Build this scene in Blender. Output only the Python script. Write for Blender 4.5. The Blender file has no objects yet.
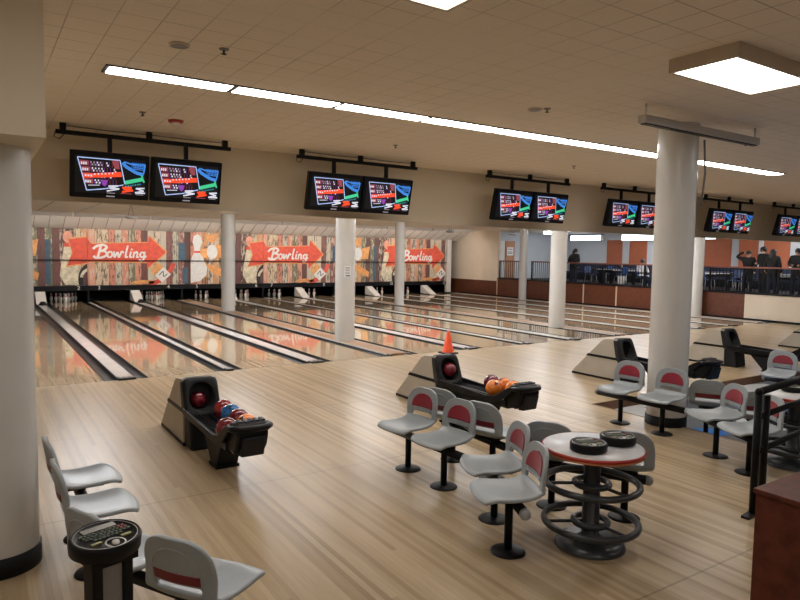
import bpy, bmesh, math, random
from mathutils import Vector, Matrix
random.seed(7)
PI = math.pi
SC = bpy.context.scene
COL = SC.collection
CEIL = 3.55      # main ceiling
LOW = 3.2        # ceiling above the lanes
FOUL = 10.49
MASK = 26.5
PIT = -0.12

# ------------------------------------------------------------------ materials
def nt(name):
    m = bpy.data.materials.new(name); m.use_nodes = True
    t = m.node_tree; b = t.nodes['Principled BSDF']
    return m, t, b
def N(t, typ, **kw):
    n = t.nodes.new(typ)
    for k, v in kw.items(): setattr(n, k, v)
    return n
def mat(name, c, rough=.5, metal=0, spec=.5, noise=0, nscale=20, coat=0, bump=0, bscale=200):
    m, t, b = nt(name)
    b.inputs['Base Color'].default_value = (*c, 1); b.inputs['Roughness'].default_value = rough
    b.inputs['Metallic'].default_value = metal; b.inputs['Specular IOR Level'].default_value = spec
    b.inputs['Coat Weight'].default_value = coat
    tc = N(t, 'ShaderNodeTexCoord')
    if noise:
        no = N(t, 'ShaderNodeTexNoise'); no.inputs['Scale'].default_value = nscale; no.inputs['Detail'].default_value = 4
        t.links.new(tc.outputs['Object'], no.inputs['Vector'])
        r = N(t, 'ShaderNodeValToRGB')
        r.color_ramp.elements[0].position = .3; r.color_ramp.elements[1].position = .7
        r.color_ramp.elements[0].color = (*[max(0, x*(1-noise)) for x in c], 1)
        r.color_ramp.elements[1].color = (*[min(1, x*(1+noise)) for x in c], 1)
        t.links.new(no.outputs['Fac'], r.inputs['Fac']); t.links.new(r.outputs['Color'], b.inputs['Base Color'])
    if bump:
        no = N(t, 'ShaderNodeTexNoise'); no.inputs['Scale'].default_value = bscale
        t.links.new(tc.outputs['Object'], no.inputs['Vector'])
        bp = N(t, 'ShaderNodeBump'); bp.inputs['Strength'].default_value = bump; bp.inputs['Distance'].default_value = .005
        t.links.new(no.outputs['Fac'], bp.inputs['Height']); t.links.new(bp.outputs['Normal'], b.inputs['Normal'])
    return m
def emit(name, c, s):
    m, t, b = nt(name)
    b.inputs['Base Color'].default_value = (*[min(1, x) for x in c], 1)
    b.inputs['Emission Color'].default_value = (*c, 1); b.inputs['Emission Strength'].default_value = s
    return m
def math_n(t, op, a, b=None, clamp=False):
    n = N(t, 'ShaderNodeMath', operation=op); n.use_clamp = clamp
    for i, v in enumerate((a, b)):
        if v is None: continue
        if isinstance(v, (int, float)): n.inputs[i].default_value = v
        else: t.links.new(v, n.inputs[i])
    return n.outputs[0]
def wood_floor(name, cols, w, length, rough, spec, coat=0, seams=(), dirt=.0):
    """narrow boards running along Y, random tone per board, grain, cross joints"""
    m, t, b = nt(name)
    geo = N(t, 'ShaderNodeNewGeometry'); sx = N(t, 'ShaderNodeSeparateXYZ'); t.links.new(geo.outputs['Position'], sx.inputs[0])
    X, Y = sx.outputs['X'], sx.outputs['Y']
    ix = math_n(t, 'FLOOR', math_n(t, 'DIVIDE', X, w))
    off = math_n(t, 'MULTIPLY', math_n(t, 'FRACT', math_n(t, 'MULTIPLY', ix, .618)), length)
    iy = math_n(t, 'FLOOR', math_n(t, 'DIVIDE', math_n(t, 'ADD', Y, off), length))
    cb = N(t, 'ShaderNodeCombineXYZ'); t.links.new(ix, cb.inputs[0]); t.links.new(iy, cb.inputs[1])
    wn = N(t, 'ShaderNodeTexWhiteNoise', noise_dimensions='2D'); t.links.new(cb.outputs[0], wn.inputs['Vector'])
    r = N(t, 'ShaderNodeValToRGB')
    while len(r.color_ramp.elements) < len(cols): r.color_ramp.elements.new(.5)
    for i, c in enumerate(cols):
        r.color_ramp.elements[i].position = i/(len(cols)-1); r.color_ramp.elements[i].color = (*c, 1)
    t.links.new(wn.outputs['Value'], r.inputs['Fac'])
    mp = N(t, 'ShaderNodeMapping'); mp.inputs['Scale'].default_value = (60, 2.2, 1)
    t.links.new(geo.outputs['Position'], mp.inputs['Vector'])
    gr = N(t, 'ShaderNodeTexNoise'); gr.inputs['Scale'].default_value = 1; gr.inputs['Detail'].default_value = 5
    t.links.new(mp.outputs[0], gr.inputs['Vector'])
    mx = N(t, 'ShaderNodeMix', data_type='RGBA', blend_type='MULTIPLY'); mx.inputs['Factor'].default_value = 1
    gv = math_n(t, 'ADD', math_n(t, 'MULTIPLY', gr.outputs['Fac'], .44), .78)
    big = N(t, 'ShaderNodeTexNoise'); big.inputs['Scale'].default_value = .55; big.inputs['Detail'].default_value = 3
    t.links.new(geo.outputs['Position'], big.inputs['Vector'])
    gv = math_n(t, 'MULTIPLY', gv, math_n(t, 'ADD', math_n(t, 'MULTIPLY', big.outputs['Fac'], .22), .89))
    for s in seams:
        d = math_n(t, 'ABSOLUTE', math_n(t, 'SUBTRACT', Y, s))
        gv = math_n(t, 'MULTIPLY', gv, math_n(t, 'ADD', math_n(t, 'MULTIPLY', math_n(t, 'GREATER_THAN', d, .008), .35), .65))
    t.links.new(r.outputs['Color'], mx.inputs[6])
    cc = N(t, 'ShaderNodeCombineColor'); [t.links.new(gv, cc.inputs[i]) for i in range(3)]
    t.links.new(cc.outputs[0], mx.inputs[7]); t.links.new(mx.outputs[2], b.inputs['Base Color'])
    rn = N(t, 'ShaderNodeTexNoise'); rn.inputs['Scale'].default_value = 1.3; t.links.new(geo.outputs['Position'], rn.inputs['Vector'])
    t.links.new(math_n(t, 'ADD', math_n(t, 'MULTIPLY', rn.outputs['Fac'], rough*.15), rough*.93), b.inputs['Roughness'])
    b.inputs['Specular IOR Level'].default_value = spec; b.inputs['Coat Weight'].default_value = coat; b.inputs['Coat Roughness'].default_value = .03
    return m
def tile_ceiling(name, c, sx_, sy_, line=.7, wid=.02, ox=0, oy=0):
    m, t, b = nt(name)
    geo = N(t, 'ShaderNodeNewGeometry'); s = N(t, 'ShaderNodeSeparateXYZ'); t.links.new(geo.outputs['Position'], s.inputs[0])
    fx = math_n(t, 'FRACT', math_n(t, 'DIVIDE', math_n(t, 'ADD', s.outputs['X'], 50-ox), sx_))
    fy = math_n(t, 'FRACT', math_n(t, 'DIVIDE', math_n(t, 'ADD', s.outputs['Y'], 50-oy), sy_))
    n1 = N(t, 'ShaderNodeTexNoise'); n1.inputs['Scale'].default_value = .9; t.links.new(geo.outputs['Position'], n1.inputs['Vector'])
    lx = math_n(t, 'LESS_THAN', fx, wid); ly = math_n(t, 'LESS_THAN', fy, wid)
    l = math_n(t, 'MAXIMUM', lx, ly)
    l = math_n(t, 'MULTIPLY', l, math_n(t, 'MULTIPLY', math_n(t, 'SUBTRACT', n1.outputs['Fac'], .25, True), 2.2, True))
    k = math_n(t, 'SUBTRACT', 1, math_n(t, 'MULTIPLY', l, line))
    sp = N(t, 'ShaderNodeTexNoise'); sp.inputs['Scale'].default_value = 55; sp.inputs['Detail'].default_value = 2
    t.links.new(geo.outputs['Position'], sp.inputs['Vector'])
    k = math_n(t, 'MULTIPLY', k, math_n(t, 'ADD', math_n(t, 'MULTIPLY', sp.outputs['Fac'], .12), .94))
    mx = N(t, 'ShaderNodeMix', data_type='RGBA', blend_type='MULTIPLY'); mx.inputs['Factor'].default_value = 1
    mx.inputs[6].default_value = (*c, 1)
    cc = N(t, 'ShaderNodeCombineColor'); [t.links.new(k, cc.inputs[i]) for i in range(3)]
    t.links.new(cc.outputs[0], mx.inputs[7]); t.links.new(mx.outputs[2], b.inputs['Base Color'])
    b.inputs['Roughness'].default_value = .85; b.inputs['Specular IOR Level'].default_value = .2
    return m
def plank_mural(name):
    m, t, b = nt(name)
    geo = N(t, 'ShaderNodeNewGeometry'); s = N(t, 'ShaderNodeSeparateXYZ'); t.links.new(geo.outputs['Position'], s.inputs[0])
    PW = .235
    ix = math_n(t, 'FLOOR', math_n(t, 'DIVIDE', math_n(t, 'ADD', s.outputs['X'], .02), PW))
    per = math_n(t, 'MODULO', math_n(t, 'ADD', ix, 300), 29)
    wn = N(t, 'ShaderNodeTexWhiteNoise', noise_dimensions='1D'); t.links.new(per, wn.inputs['W'])
    r = N(t, 'ShaderNodeValToRGB'); r.color_ramp.interpolation = 'CONSTANT'
    pal = [(.15,.055,.05), (.55,.22,.15), (.60,.48,.34), (.085,.04,.035), (.56,.28,.13), (.50,.47,.38), (.23,.09,.08), (.62,.29,.21), (.14,.15,.09), (.64,.54,.43)]
    while len(r.color_ramp.elements) < len(pal): r.color_ramp.elements.new(.5)
    for i, c in enumerate(pal): r.color_ramp.elements[i].position = i/len(pal); r.color_ramp.elements[i].color = (*c, 1)
    t.links.new(wn.outputs['Value'], r.inputs['Fac'])
    mp = N(t, 'ShaderNodeMapping'); mp.inputs['Scale'].default_value = (11, 1, 3.0); t.links.new(geo.outputs['Position'], mp.inputs['Vector'])
    no = N(t, 'ShaderNodeTexNoise'); no.inputs['Scale'].default_value = 1.3; no.inputs['Detail'].default_value = 6; no.inputs['Roughness'].default_value = .7
    t.links.new(mp.outputs[0], no.inputs['Vector'])
    pr = N(t, 'ShaderNodeValToRGB'); pr.color_ramp.elements[0].position = .50; pr.color_ramp.elements[1].position = .58
    t.links.new(no.outputs['Fac'], pr.inputs['Fac'])
    wn2 = N(t, 'ShaderNodeTexWhiteNoise', noise_dimensions='1D'); t.links.new(math_n(t, 'ADD', per, 77.3), wn2.inputs['W'])
    r2 = N(t, 'ShaderNodeValToRGB'); r2.color_ramp.interpolation = 'CONSTANT'
    r2.color_ramp.elements[0].color = (.08,.05,.045,1); r2.color_ramp.elements[1].position = .5; r2.color_ramp.elements[1].color = (.6,.5,.4,1)
    t.links.new(wn2.outputs['Value'], r2.inputs['Fac'])
    mx = N(t, 'ShaderNodeMix', data_type='RGBA'); t.links.new(math_n(t, 'MULTIPLY', pr.outputs['Color'], .85), mx.inputs['Factor'])
    t.links.new(r.outputs['Color'], mx.inputs[6]); t.links.new(r2.outputs['Color'], mx.inputs[7])
    fx = math_n(t, 'FRACT', math_n(t, 'DIVIDE', math_n(t, 'ADD', s.outputs['X'], .02), PW))
    gap = math_n(t, 'ADD', math_n(t, 'MULTIPLY', math_n(t, 'GREATER_THAN', fx, .06), .6), .4)
    m2 = N(t, 'ShaderNodeMix', data_type='RGBA', blend_type='MULTIPLY'); m2.inputs['Factor'].default_value = 1
    cc = N(t, 'ShaderNodeCombineColor'); [t.links.new(gap, cc.inputs[i]) for i in range(3)]
    t.links.new(mx.outputs[2], m2.inputs[6]); t.links.new(cc.outputs[0], m2.inputs[7]); t.links.new(m2.outputs[2], b.inputs['Base Color'])
    b.inputs['Roughness'].default_value = .6
    return m
def carpet_mat():
    m, t, b = nt('patterned carpet')
    geo = N(t, 'ShaderNodeNewGeometry')
    v = N(t, 'ShaderNodeTexVoronoi'); v.inputs['Scale'].default_value = 1.15; t.links.new(geo.outputs['Position'], v.inputs['Vector'])
    sc = N(t, 'ShaderNodeSeparateColor'); t.links.new(v.outputs['Color'], sc.inputs[0])
    r = N(t, 'ShaderNodeValToRGB'); r.color_ramp.interpolation = 'CONSTANT'
    pal = [(.10,.11,.12), (.035,.13,.42), (.42,.43,.44), (.12,.12,.13), (.045,.16,.46)]
    while len(r.color_ramp.elements) < len(pal): r.color_ramp.elements.new(.5)
    for i, c in enumerate(pal): r.color_ramp.elements[i].position = i/len(pal); r.color_ramp.elements[i].color = (*c, 1)
    t.links.new(sc.outputs[0], r.inputs['Fac']); t.links.new(r.outputs['Color'], b.inputs['Base Color'])
    b.inputs['Roughness'].default_value = .95; b.inputs['Specular IOR Level'].default_value = .1
    return m
def swirl_ball(name, c1, c2, sc=9):
    m, t, b = nt(name)
    tc = N(t, 'ShaderNodeTexCoord')
    no = N(t, 'ShaderNodeTexNoise'); no.inputs['Scale'].default_value = sc; no.inputs['Detail'].default_value = 4; no.inputs['Distortion'].default_value = 1.6
    t.links.new(tc.outputs['Object'], no.inputs['Vector'])
    r = N(t, 'ShaderNodeValToRGB'); r.color_ramp.elements[0].position = .42; r.color_ramp.elements[1].position = .62
    r.color_ramp.elements[0].color = (*c1, 1); r.color_ramp.elements[1].color = (*c2, 1)
    t.links.new(no.outputs['Fac'], r.inputs['Fac']); t.links.new(r.outputs['Color'], b.inputs['Base Color'])
    b.inputs['Roughness'].default_value = .18; b.inputs['Coat Weight'].default_value = .4
    return m

M = dict(
    approach=wood_floor('pale maple approach boards', [(.30,.218,.126), (.378,.28,.167), (.458,.353,.222), (.327,.238,.138), (.498,.388,.25), (.403,.303,.184)], .041, 9.0, .30, .2, seams=(2.25, 5.2, 7.46, 10.47)),
    lane=wood_floor('oiled maple lane boards', [(.40,.29,.175), (.46,.34,.21), (.50,.38,.24), (.43,.315,.19)], .027, 6.0, .07, .5, coat=.5),
    carpet=carpet_mat(),
    ceiling=tile_ceiling('beige acoustic ceiling tiles', (.79,.71,.60), .276, .276, .5, .03, ox=.04),
    lowceil=tile_ceiling('white lay-in ceiling tiles', (.88,.84,.77), 1.1, 1.1, .6, .04),
    soffit=mat('tan painted soffit', (.66,.585,.46), .8, noise=.02, nscale=3),
    beige=mat('cream painted wall', (.70,.61,.49), .8, noise=.03, nscale=2),
    grey_wall=mat('pale blue grey wall', (.50,.53,.56), .8, noise=.03, nscale=2),
    white=mat('white enamel paint', (.70,.69,.66), .33, noise=.02, nscale=4),
    pillar=mat('glossy off white pillar paint', (.62,.615,.59), .27, spec=.5, noise=.025, nscale=3),
    cove=mat('matte white cove panel', (.72,.70,.66), .6),
    brown_panel=mat('dark chestnut laminate panel', (.105,.030,.013), .45, noise=.2, nscale=9),
    mahogany=mat('dark mahogany veneer', (.10,.024,.013), .45, spec=.3, noise=.3, nscale=14),
    rail_wood=mat('reddish varnished handrail wood', (.20,.055,.03), .35, noise=.15, nscale=12),
    riser=mat('brown stained step edge', (.15,.065,.03), .5, noise=.2, nscale=14),
    cap_wood=mat('tan wood capping', (.33,.19,.10), .3, noise=.12, nscale=10),
    trim_cream=mat('cream soffit edge', (.62,.57,.48), .7),
    trim=mat('light wood trim strip', (.55,.42,.30), .5),
    orange=mat('burnt orange wall panel', (.36,.10,.04), .65, noise=.06, nscale=5),
    door_wood=mat('honey oak door', (.42,.2,.1), .5, noise=.15, nscale=12),
    black=mat('satin black plastic', (.006,.006,.0075), .4, spec=.2),
    black_metal=mat('black powder coated steel', (.007,.007,.008), .42, spec=.16),
    dark_grey=mat('charcoal textured plastic', (.011,.012,.0145), .5, spec=.25, noise=.15, nscale=60, bump=.2),
    gutter=mat('dark grey gutter plastic', (.018,.018,.022), .35, spec=.25),
    cap_grey=mat('light grey divider capping', (.72,.70,.67), .16, noise=.06, nscale=3),
    steel=mat('brushed steel', (.55,.55,.55), .3, metal=.9),
    hood=mat('taupe ball return hood', (.47,.43,.365), .42, noise=.05, nscale=6),
    seat=mat('pale grey moulded plastic', (.30,.335,.355), .34, noise=.03, nscale=30),
    insert=mat('red seat insert', (.26,.022,.04), .3),
    maroon=mat('maroon rear insert', (.17,.012,.02), .4),
    table_top=mat('pale grey table laminate', (.58,.58,.60), .3, noise=.04, nscale=60),
    red_edge=mat('red table edging', (.42,.03,.02), .35),
    copper=mat('copper coloured edge band', (.55,.22,.09), .35),
    ring=mat('dark grey coated tube', (.03,.034,.04), .3),
    pin=mat('white bowling pin lacquer', (.82,.81,.78), .25),
    pin_red=mat('red pin stripe', (.6,.03,.03), .3),
    pit_dark=mat('black pit curtain', (.010,.010,.011), .9),
    cone=mat('fluorescent orange cone', (.95,.09,.012), .45),
    rubber=mat('black rubber', (.02,.02,.022), .7),
    paper=mat('white paper', (.8,.8,.8), .7),
    ink=mat('grey print', (.12,.12,.14), .7),
    unlit_dark=mat('dark lamp frame', (.05,.045,.04), .6),
    unlit=mat('grey unlit lamp housing', (.22,.215,.21), .5),
    frame_tan=mat('tan fixture frame', (.52,.45,.36), .5), lamp_grey=mat('pale grey lamp housing', (.46,.44,.41), .45),
    red_plastic=mat('red alarm plastic', (.35,.02,.015), .4),
    blue_seat=mat('navy blue chair shell', (.02,.05,.16), .45),
    art_red=mat('mural vermilion', (.64,.085,.05), .6, noise=.16, nscale=7), art_orange=mat('mural orange', (.72,.34,.12), .6, noise=.2, nscale=8),
    art_white=mat('mural white', (.76,.76,.75), .6, noise=.08, nscale=8), art_blue=mat('mural slate blue', (.05,.10,.15), .6, noise=.25, nscale=8),
    art_plum=mat('mural dark plum', (.10,.045,.05), .6, noise=.3, nscale=9),
    art_black=mat('mural black', (.02,.018,.018), .6), art_pink=mat('mural salmon', (.70,.33,.24), .6, noise=.2, nscale=8), art_cream=mat('mural cream', (.64,.58,.44), .6, noise=.3, nscale=7),
    skin=mat('skin', (.45,.26,.18), .6), hair=mat('black hair', (.012,.010,.010), .5),
    cloth_black=mat('black cloth', (.012,.012,.014), .85), cloth_navy=mat('dark navy denim', (.018,.025,.05), .85), cloth_grey=mat('grey striped jacket', (.42,.42,.44), .8),
    lamp=emit('white fluorescent diffuser', (1,.95,.89), 22.0),
    lamp_sq=emit('white square lamp diffuser', (1,.965,.92), 11.0),
    lamp_cool=emit('cool lane lamp diffuser', (.95,.96,1), 23.0),
    lamp_far=emit('bright lane lamp diffuser', (.95,.97,1), 48.0),
    lamp_wash=emit('mural wash lamp tube', (1,.95,.88), 33.0),
    lightbox=emit('backlit menu panel', (.82,.92,1), 3.5),
    scr_black=emit('dark screen glass', (.001,.001,.002), 1), scr_red=emit('screen red', (.9,.07,.02), .85), scr_maroon=emit('screen maroon', (.25,.05,.07), .9),
    scr_white=emit('screen white', (.7,.75,.9), .7), scr_blue=emit('screen blue', (.05,.24,.75), .8), scr_green=emit('screen green', (.05,.55,.28), .8),
    scr_purple=emit('screen purple', (.25,.05,.4), .8), scr_dull=emit('screen grey', (.3,.28,.32), .7), scr_ltblue=emit('screen pale blue', (.4,.55,.9), .9),
    key_green=mat('green console key', (.05,.07,.045), .5), key_yellow=mat('yellow console key', (.36,.36,.16), .5), key_red=mat('red console key', (.2,.04,.035), .5),
    display=mat('grey console display', (.16,.15,.13), .25),
    ball_maroon=swirl_ball('maroon swirled ball', (.11,.004,.012), (.26,.02,.035)), ball_red=swirl_ball('crimson swirled ball', (.2,.006,.012), (.36,.03,.03)),
    ball_blue=swirl_ball('blue swirled ball', (.01,.10,.32), (.02,.19,.50)), ball_orange=swirl_ball('orange swirled ball', (.72,.18,.02), (.85,.28,.03)),
    planks=plank_mural('weathered plank mural'),
)
# ------------------------------------------------------------------ mesh builder
class MB:
    def __init__(s): s.b = bmesh.new(); s.mi = 0
    def _f(s, vs, smooth=False):
        try: f = s.b.faces.new(vs)
        except ValueError: return None
        f.material_index = s.mi; f.smooth = smooth; return f
    def box(s, x0, x1, y0, y1, z0, z1, T=None):
        v = [s.b.verts.new(Vector(p)) for p in ((x0,y0,z0),(x1,y0,z0),(x1,y1,z0),(x0,y1,z0),(x0,y0,z1),(x1,y0,z1),(x1,y1,z1),(x0,y1,z1))]
        if T: [setattr(q, 'co', T @ q.co) for q in v]
        for i in ((3,2,1,0),(4,5,6,7),(0,1,5,4),(1,2,6,5),(2,3,7,6),(3,0,4,7)): s._f([v[k] for k in i])
        return s
    def prism(s, pts, axis, a, b):
        """extrude a 2-D outline along an axis; pts are the other two coords in order"""
        def P(p, w):
            return Vector((w,p[0],p[1])) if axis == 'x' else Vector((p[0],w,p[1])) if axis == 'y' else Vector((p[0],p[1],w))
        A = [s.b.verts.new(P(p, a)) for p in pts]; B = [s.b.verts.new(P(p, b)) for p in pts]
        n = len(pts)
        s._f(A[::-1]); s._f(B)
        for i in range(n): s._f([A[i], A[(i+1)%n], B[(i+1)%n], B[i]])
        return s
    def lathe(s, prof, seg=24, c=(0,0,0), T=None, smooth=True, sx=1, sy=1):
        rings = []
        for r, z in prof:
            if r < 1e-6: rings.append([s.b.verts.new(Vector((c[0],c[1],c[2]+z)))])
            else: rings.append([s.b.verts.new(Vector((c[0]+r*sx*math.cos(2*PI*k/seg), c[1]+r*sy*math.sin(2*PI*k/seg), c[2]+z))) for k in range(seg)])
        if T:
            for R_ in rings:
                for q in R_: q.co = T @ q.co
        for A, B in zip(rings, rings[1:]):
            for k in range(seg):
                a = [A[0]] if len(A) == 1 else [A[k], A[(k+1)%seg]]
                b = [B[0]] if len(B) == 1 else [B[(k+1)%seg], B[k]]
                if len(a)+len(b) > 2: s._f(a+b, smooth)
        return s
    def tube(s, pts, r, seg=10, closed=False, caps=True):
        pts = [Vector(p) for p in pts]; n = len(pts); rings = []
        up = None
        for i in range(n):
            a = pts[i-1] if (i > 0 or closed) else pts[i]; b = pts[(i+1)%n] if (i < n-1 or closed) else pts[i]
            d = (b-a).normalized()
            if up is None:
                up = Vector((0,0,1)) if abs(d.z) < .9 else Vector((1,0,0))
            u = (up - d*up.dot(d)).normalized(); w = d.cross(u); up = u
            rings.append([s.b.verts.new(pts[i]+(u*math.cos(2*PI*k/seg)+w*math.sin(2*PI*k/seg))*r) for k in range(seg)])
        for i in range(n if closed else n-1):
            A, B = rings[i], rings[(i+1)%n]
            for k in range(seg): s._f([A[k], A[(k+1)%seg], B[(k+1)%seg], B[k]], True)
        if caps and not closed: s._f(rings[0][::-1]); s._f(rings[-1])
        return s
    def torus(s, R_, r, z, seg=48, ts=12, c=(0,0)):
        return s.tube([(c[0]+R_*math.cos(2*PI*k/seg), c[1]+R_*math.sin(2*PI*k/seg), z) for k in range(seg)], r, ts, True)
    def sphere(s, r, c=(0,0,0), seg=24, rings=14, T=None, sc=(1,1,1)):
        prof = [(r*math.sin(PI*i/rings), -r*math.cos(PI*i/rings)) for i in range(rings+1)]
        tt = Matrix.Translation(Vector(c)) @ Matrix.Diagonal((*sc,1))
        return s.lathe(prof, seg, (0,0,0), (T @ tt) if T else tt)
    def quad(s, *p): s._f([s.b.verts.new(Vector(q)) for q in p]); return s
    def mesh(s, name, mats, bev=0):
        bmesh.ops.recalc_face_normals(s.b, faces=s.b.faces[:])
        me = bpy.data.meshes.new(name); s.b.to_mesh(me); s.b.free()
        for m in (mats if isinstance(mats, (list,tuple)) else [mats]): me.materials.append(m)
        return me
    def out(s, name, mats, parent=None, bev=0, loc=None):
        o = bpy.data.objects.new(name, s.mesh(name, mats)); COL.objects.link(o)
        if parent: o.parent = parent
        if loc: o.location = loc
        if bev:
            md = o.modifiers.new('edge', 'BEVEL'); md.width = bev; md.segments = 2; md.limit_method = 'ANGLE'; md.angle_limit = math.radians(40)
        return o
def tag(o, label, cat, group=None):
    o['label'] = label; o['category'] = cat
    if group: o['group'] = group
    return o
def thing(name, label, cat, loc=(0,0,0), rz=0, group=None):
    o = bpy.data.objects.new(name, None); COL.objects.link(o); o.empty_display_size = .1
    o.location = loc; o.rotation_euler = (0,0,rz)
    return tag(o, label, cat, group)
def struct(o): o['kind'] = 'structure'; return o
def dup(o, loc=None, rz=None, label=None, group=None):
    kids = {}
    for q in SRC_ALL(): kids.setdefault(q.parent, []).append(q)
    def cp(x, par):
        c = x.copy(); COL.objects.link(c)
        if par: c.parent = par
        for ch in kids.get(x, []): cp(ch, c)
        return c
    r = cp(o, None)
    if loc is not None: r.location = loc
    if rz is not None: r.rotation_euler = (0,0,rz)
    if label: r['label'] = label
    if group: r['group'] = group
    return r
def SRC_ALL(): return list(COL.objects)
ORD = ['first','second','third','fourth','fifth','sixth','seventh','eighth','ninth','tenth','eleventh','twelfth','thirteenth']

# ------------------------------------------------------------------ layout of lanes
LW = 1.0668; WO = .637; WE = .458; WW = .879
DIV = {}; x = 1.579
for i in range(1, 13):
    w = WW if i % 4 == 0 else (WO if i % 2 else WE)
    if i == 12: w = 21.07 - x
    DIV[i] = (x, x+w); x += w + LW
LANES = {1: (DIV[1][0]-LW, DIV[1][0])}
for i in range(2, 13): LANES[i] = (DIV[i-1][1], DIV[i][0])
XW = 21.1     # plane of the knee wall

# ------------------------------------------------------------------ setting
b = MB(); b.box(-4, 6.95, -6, 5.76, -.11, 0); b.box(-4, XW, 5.76, FOUL, -.11, 0)
struct(b.out('floor', M['approach']))
b = MB(); b.box(6.95, 28, -6, 5.76, PIT-.08, PIT); b.box(XW, 28, 5.76, 8, PIT-.08, PIT)
struct(b.out('floor_pit', M['carpet']))
b = MB(); b.box(-4, XW, FOUL, 29, -.25, -.09); struct(b.out('floor_lanes', M['pit_dark']))
b = MB(); b.box(6.95, 6.97, -6, 5.76, PIT, .003); b.box(6.95, XW, 5.74, 5.76, PIT, .003); struct(b.out('trim_1', M['riser']))
b = MB(); b.box(-4.1, 28.1, -6.1, 9.62, CEIL, CEIL+.1); struct(b.out('ceiling', M['ceiling']))
b = MB(); b.box(-4.1, 28.1, 9.71, 29, LOW, LOW+.1); struct(b.out('ceiling_lanes', M['lowceil']))
b = MB(); b.prism([(-4,2.635),(1.5,2.625),(5,2.585),(10,2.54),(28,2.535),(28,CEIL),(-4,CEIL)], 'y', 9.6, 9.7); struct(b.out('trim_2', M['soffit']))
b = MB(); b.prism([(-4,2.63),(1.5,2.62),(5,2.58),(10,2.535),(28,2.53),(28,2.56),(10,2.565),(5,2.61),(1.5,2.65),(-4,2.66)], 'y', 9.585, 9.71); struct(b.out('trim_3', M['trim_cream']))
b = MB(); b.prism([(MASK+.03,2.72),(MASK-.25,2.83),(25.55,LOW-.04),(25.45,LOW),(MASK+.1,LOW)], 'x', -1, XW)
struct(b.out('trim_4', M['cove']))
b = MB()
for k in range(46):
    xx = -.6 + k*.47
    b.tube([(xx,MASK+.02,2.715),(xx,MASK-.255,2.825),(xx,25.545,LOW-.042)], .009, 5)
struct(b.out('trim_5', M['unlit']))
b = MB(); b.box(-4.1, -4, -6, 29, -.2, CEIL); struct(b.out('wall_left', M['beige']))
b = MB(); b.box(-4.1, 28.1, -6.1, -6, -.2, CEIL); struct(b.out('wall_back', M['beige']))
b = MB(); b.box(28, 28.1, -6, 8, -.2, CEIL); struct(b.out('wall_right', M['beige']))
b = MB(); b.box(-4, XW+.15, 28.4, 28.5, -.2, LOW); struct(b.out('wall_far', M['pit_dark']))
b = MB(); b.box(-4, XW, 28.3, 28.38, -.2, 2.8); struct(b.out('wall_pit', M['pit_dark']))
# bulkhead over the near pillar
b = MB(); b.box(-4, .34, 4.05, 9.6, 2.6, CEIL); struct(b.out('trim_6', M['soffit']))
# wall closing the lanes beside the last lane
b = MB(); b.box(XW, XW+.15, 23.42, 28.4, .75, LOW); struct(b.out('wall_end', M['beige']))
b = MB(); b.box(XW-.01, XW+.15, 23.42, 28.4, -.1, .75); struct(b.out('wall_end_panel', M['brown_panel']))
b = MB(); b.box(XW-.01, XW+.15, 11.39, 23.42, -.1, .86); struct(b.out('wall_knee', M['brown_panel']))
b = MB(); b.box(XW-.01, XW+.15, 5.7, 11.39, -.12, .86); struct(b.out('wall_knee_cream', M['beige']))
b = MB(); b.box(XW-.04, XW+.18, 5.7, 23.42, .86, .90); struct(b.out('trim_7', M['black']))
b = MB()
for yy in (23.44, 18.12, 16.47, 14.7): b.box(XW-.025, XW-.01, yy-.03, yy+.03, 0, .86)
struct(b.out('trim_8', M['trim']))
b = MB(); b.box(XW-.03, XW-.01, 5.76, 26.4, 0, .07); struct(b.out('baseboard_right', M['black']))
# concourse room
b = MB(); b.box(XW+.15, 27.2, 5.7, 25, .70, .80); struct(b.out('floor_concourse', M['dark_grey']))
b = MB(); b.box(27.0, 27.1, 8, 25.1, .7, LOW); struct(b.out('wall_concourse', M['grey_wall']))
b = MB(); b.box(XW+.15, 27.1, 25, 25.1, .7, LOW); struct(b.out('wall_concourse_end', M['grey_wall']))
b = MB(); b.box(XW+.15, 28, 7.9, 8.0, -.12, CEIL); struct(b.out('wall_concourse_near', M['beige']))
# doors at the end of the concourse
d = MB().box(22.98, 23.62, 24.95, 24.995, .8, 2.75).out('door_1', M['door_wood'], bev=.01); struct(d)
MB().box(23.08, 23.50, 24.935, 24.95, 2.0, 2.42).out('paper_notice', M['paper'], d)
b = MB(); [b.box(23.13, 23.45, 24.93, 24.935, z, z+.04) for z in (2.30, 2.16, 2.08)]; b.out('notice_print', M['ink'], d)
MB().sphere(.03, (23.55,24.92,1.65), 10, 6).out('door_knob', M['steel'], d)
d = MB().box(22.45, 22.92, 24.96, 24.995, .8, 2.74).out('door_2', M['white'], bev=.01); struct(d)
MB().sphere(.03, (22.86,24.93,1.65), 10, 6).out('door_knob', M['steel'], d)

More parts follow.
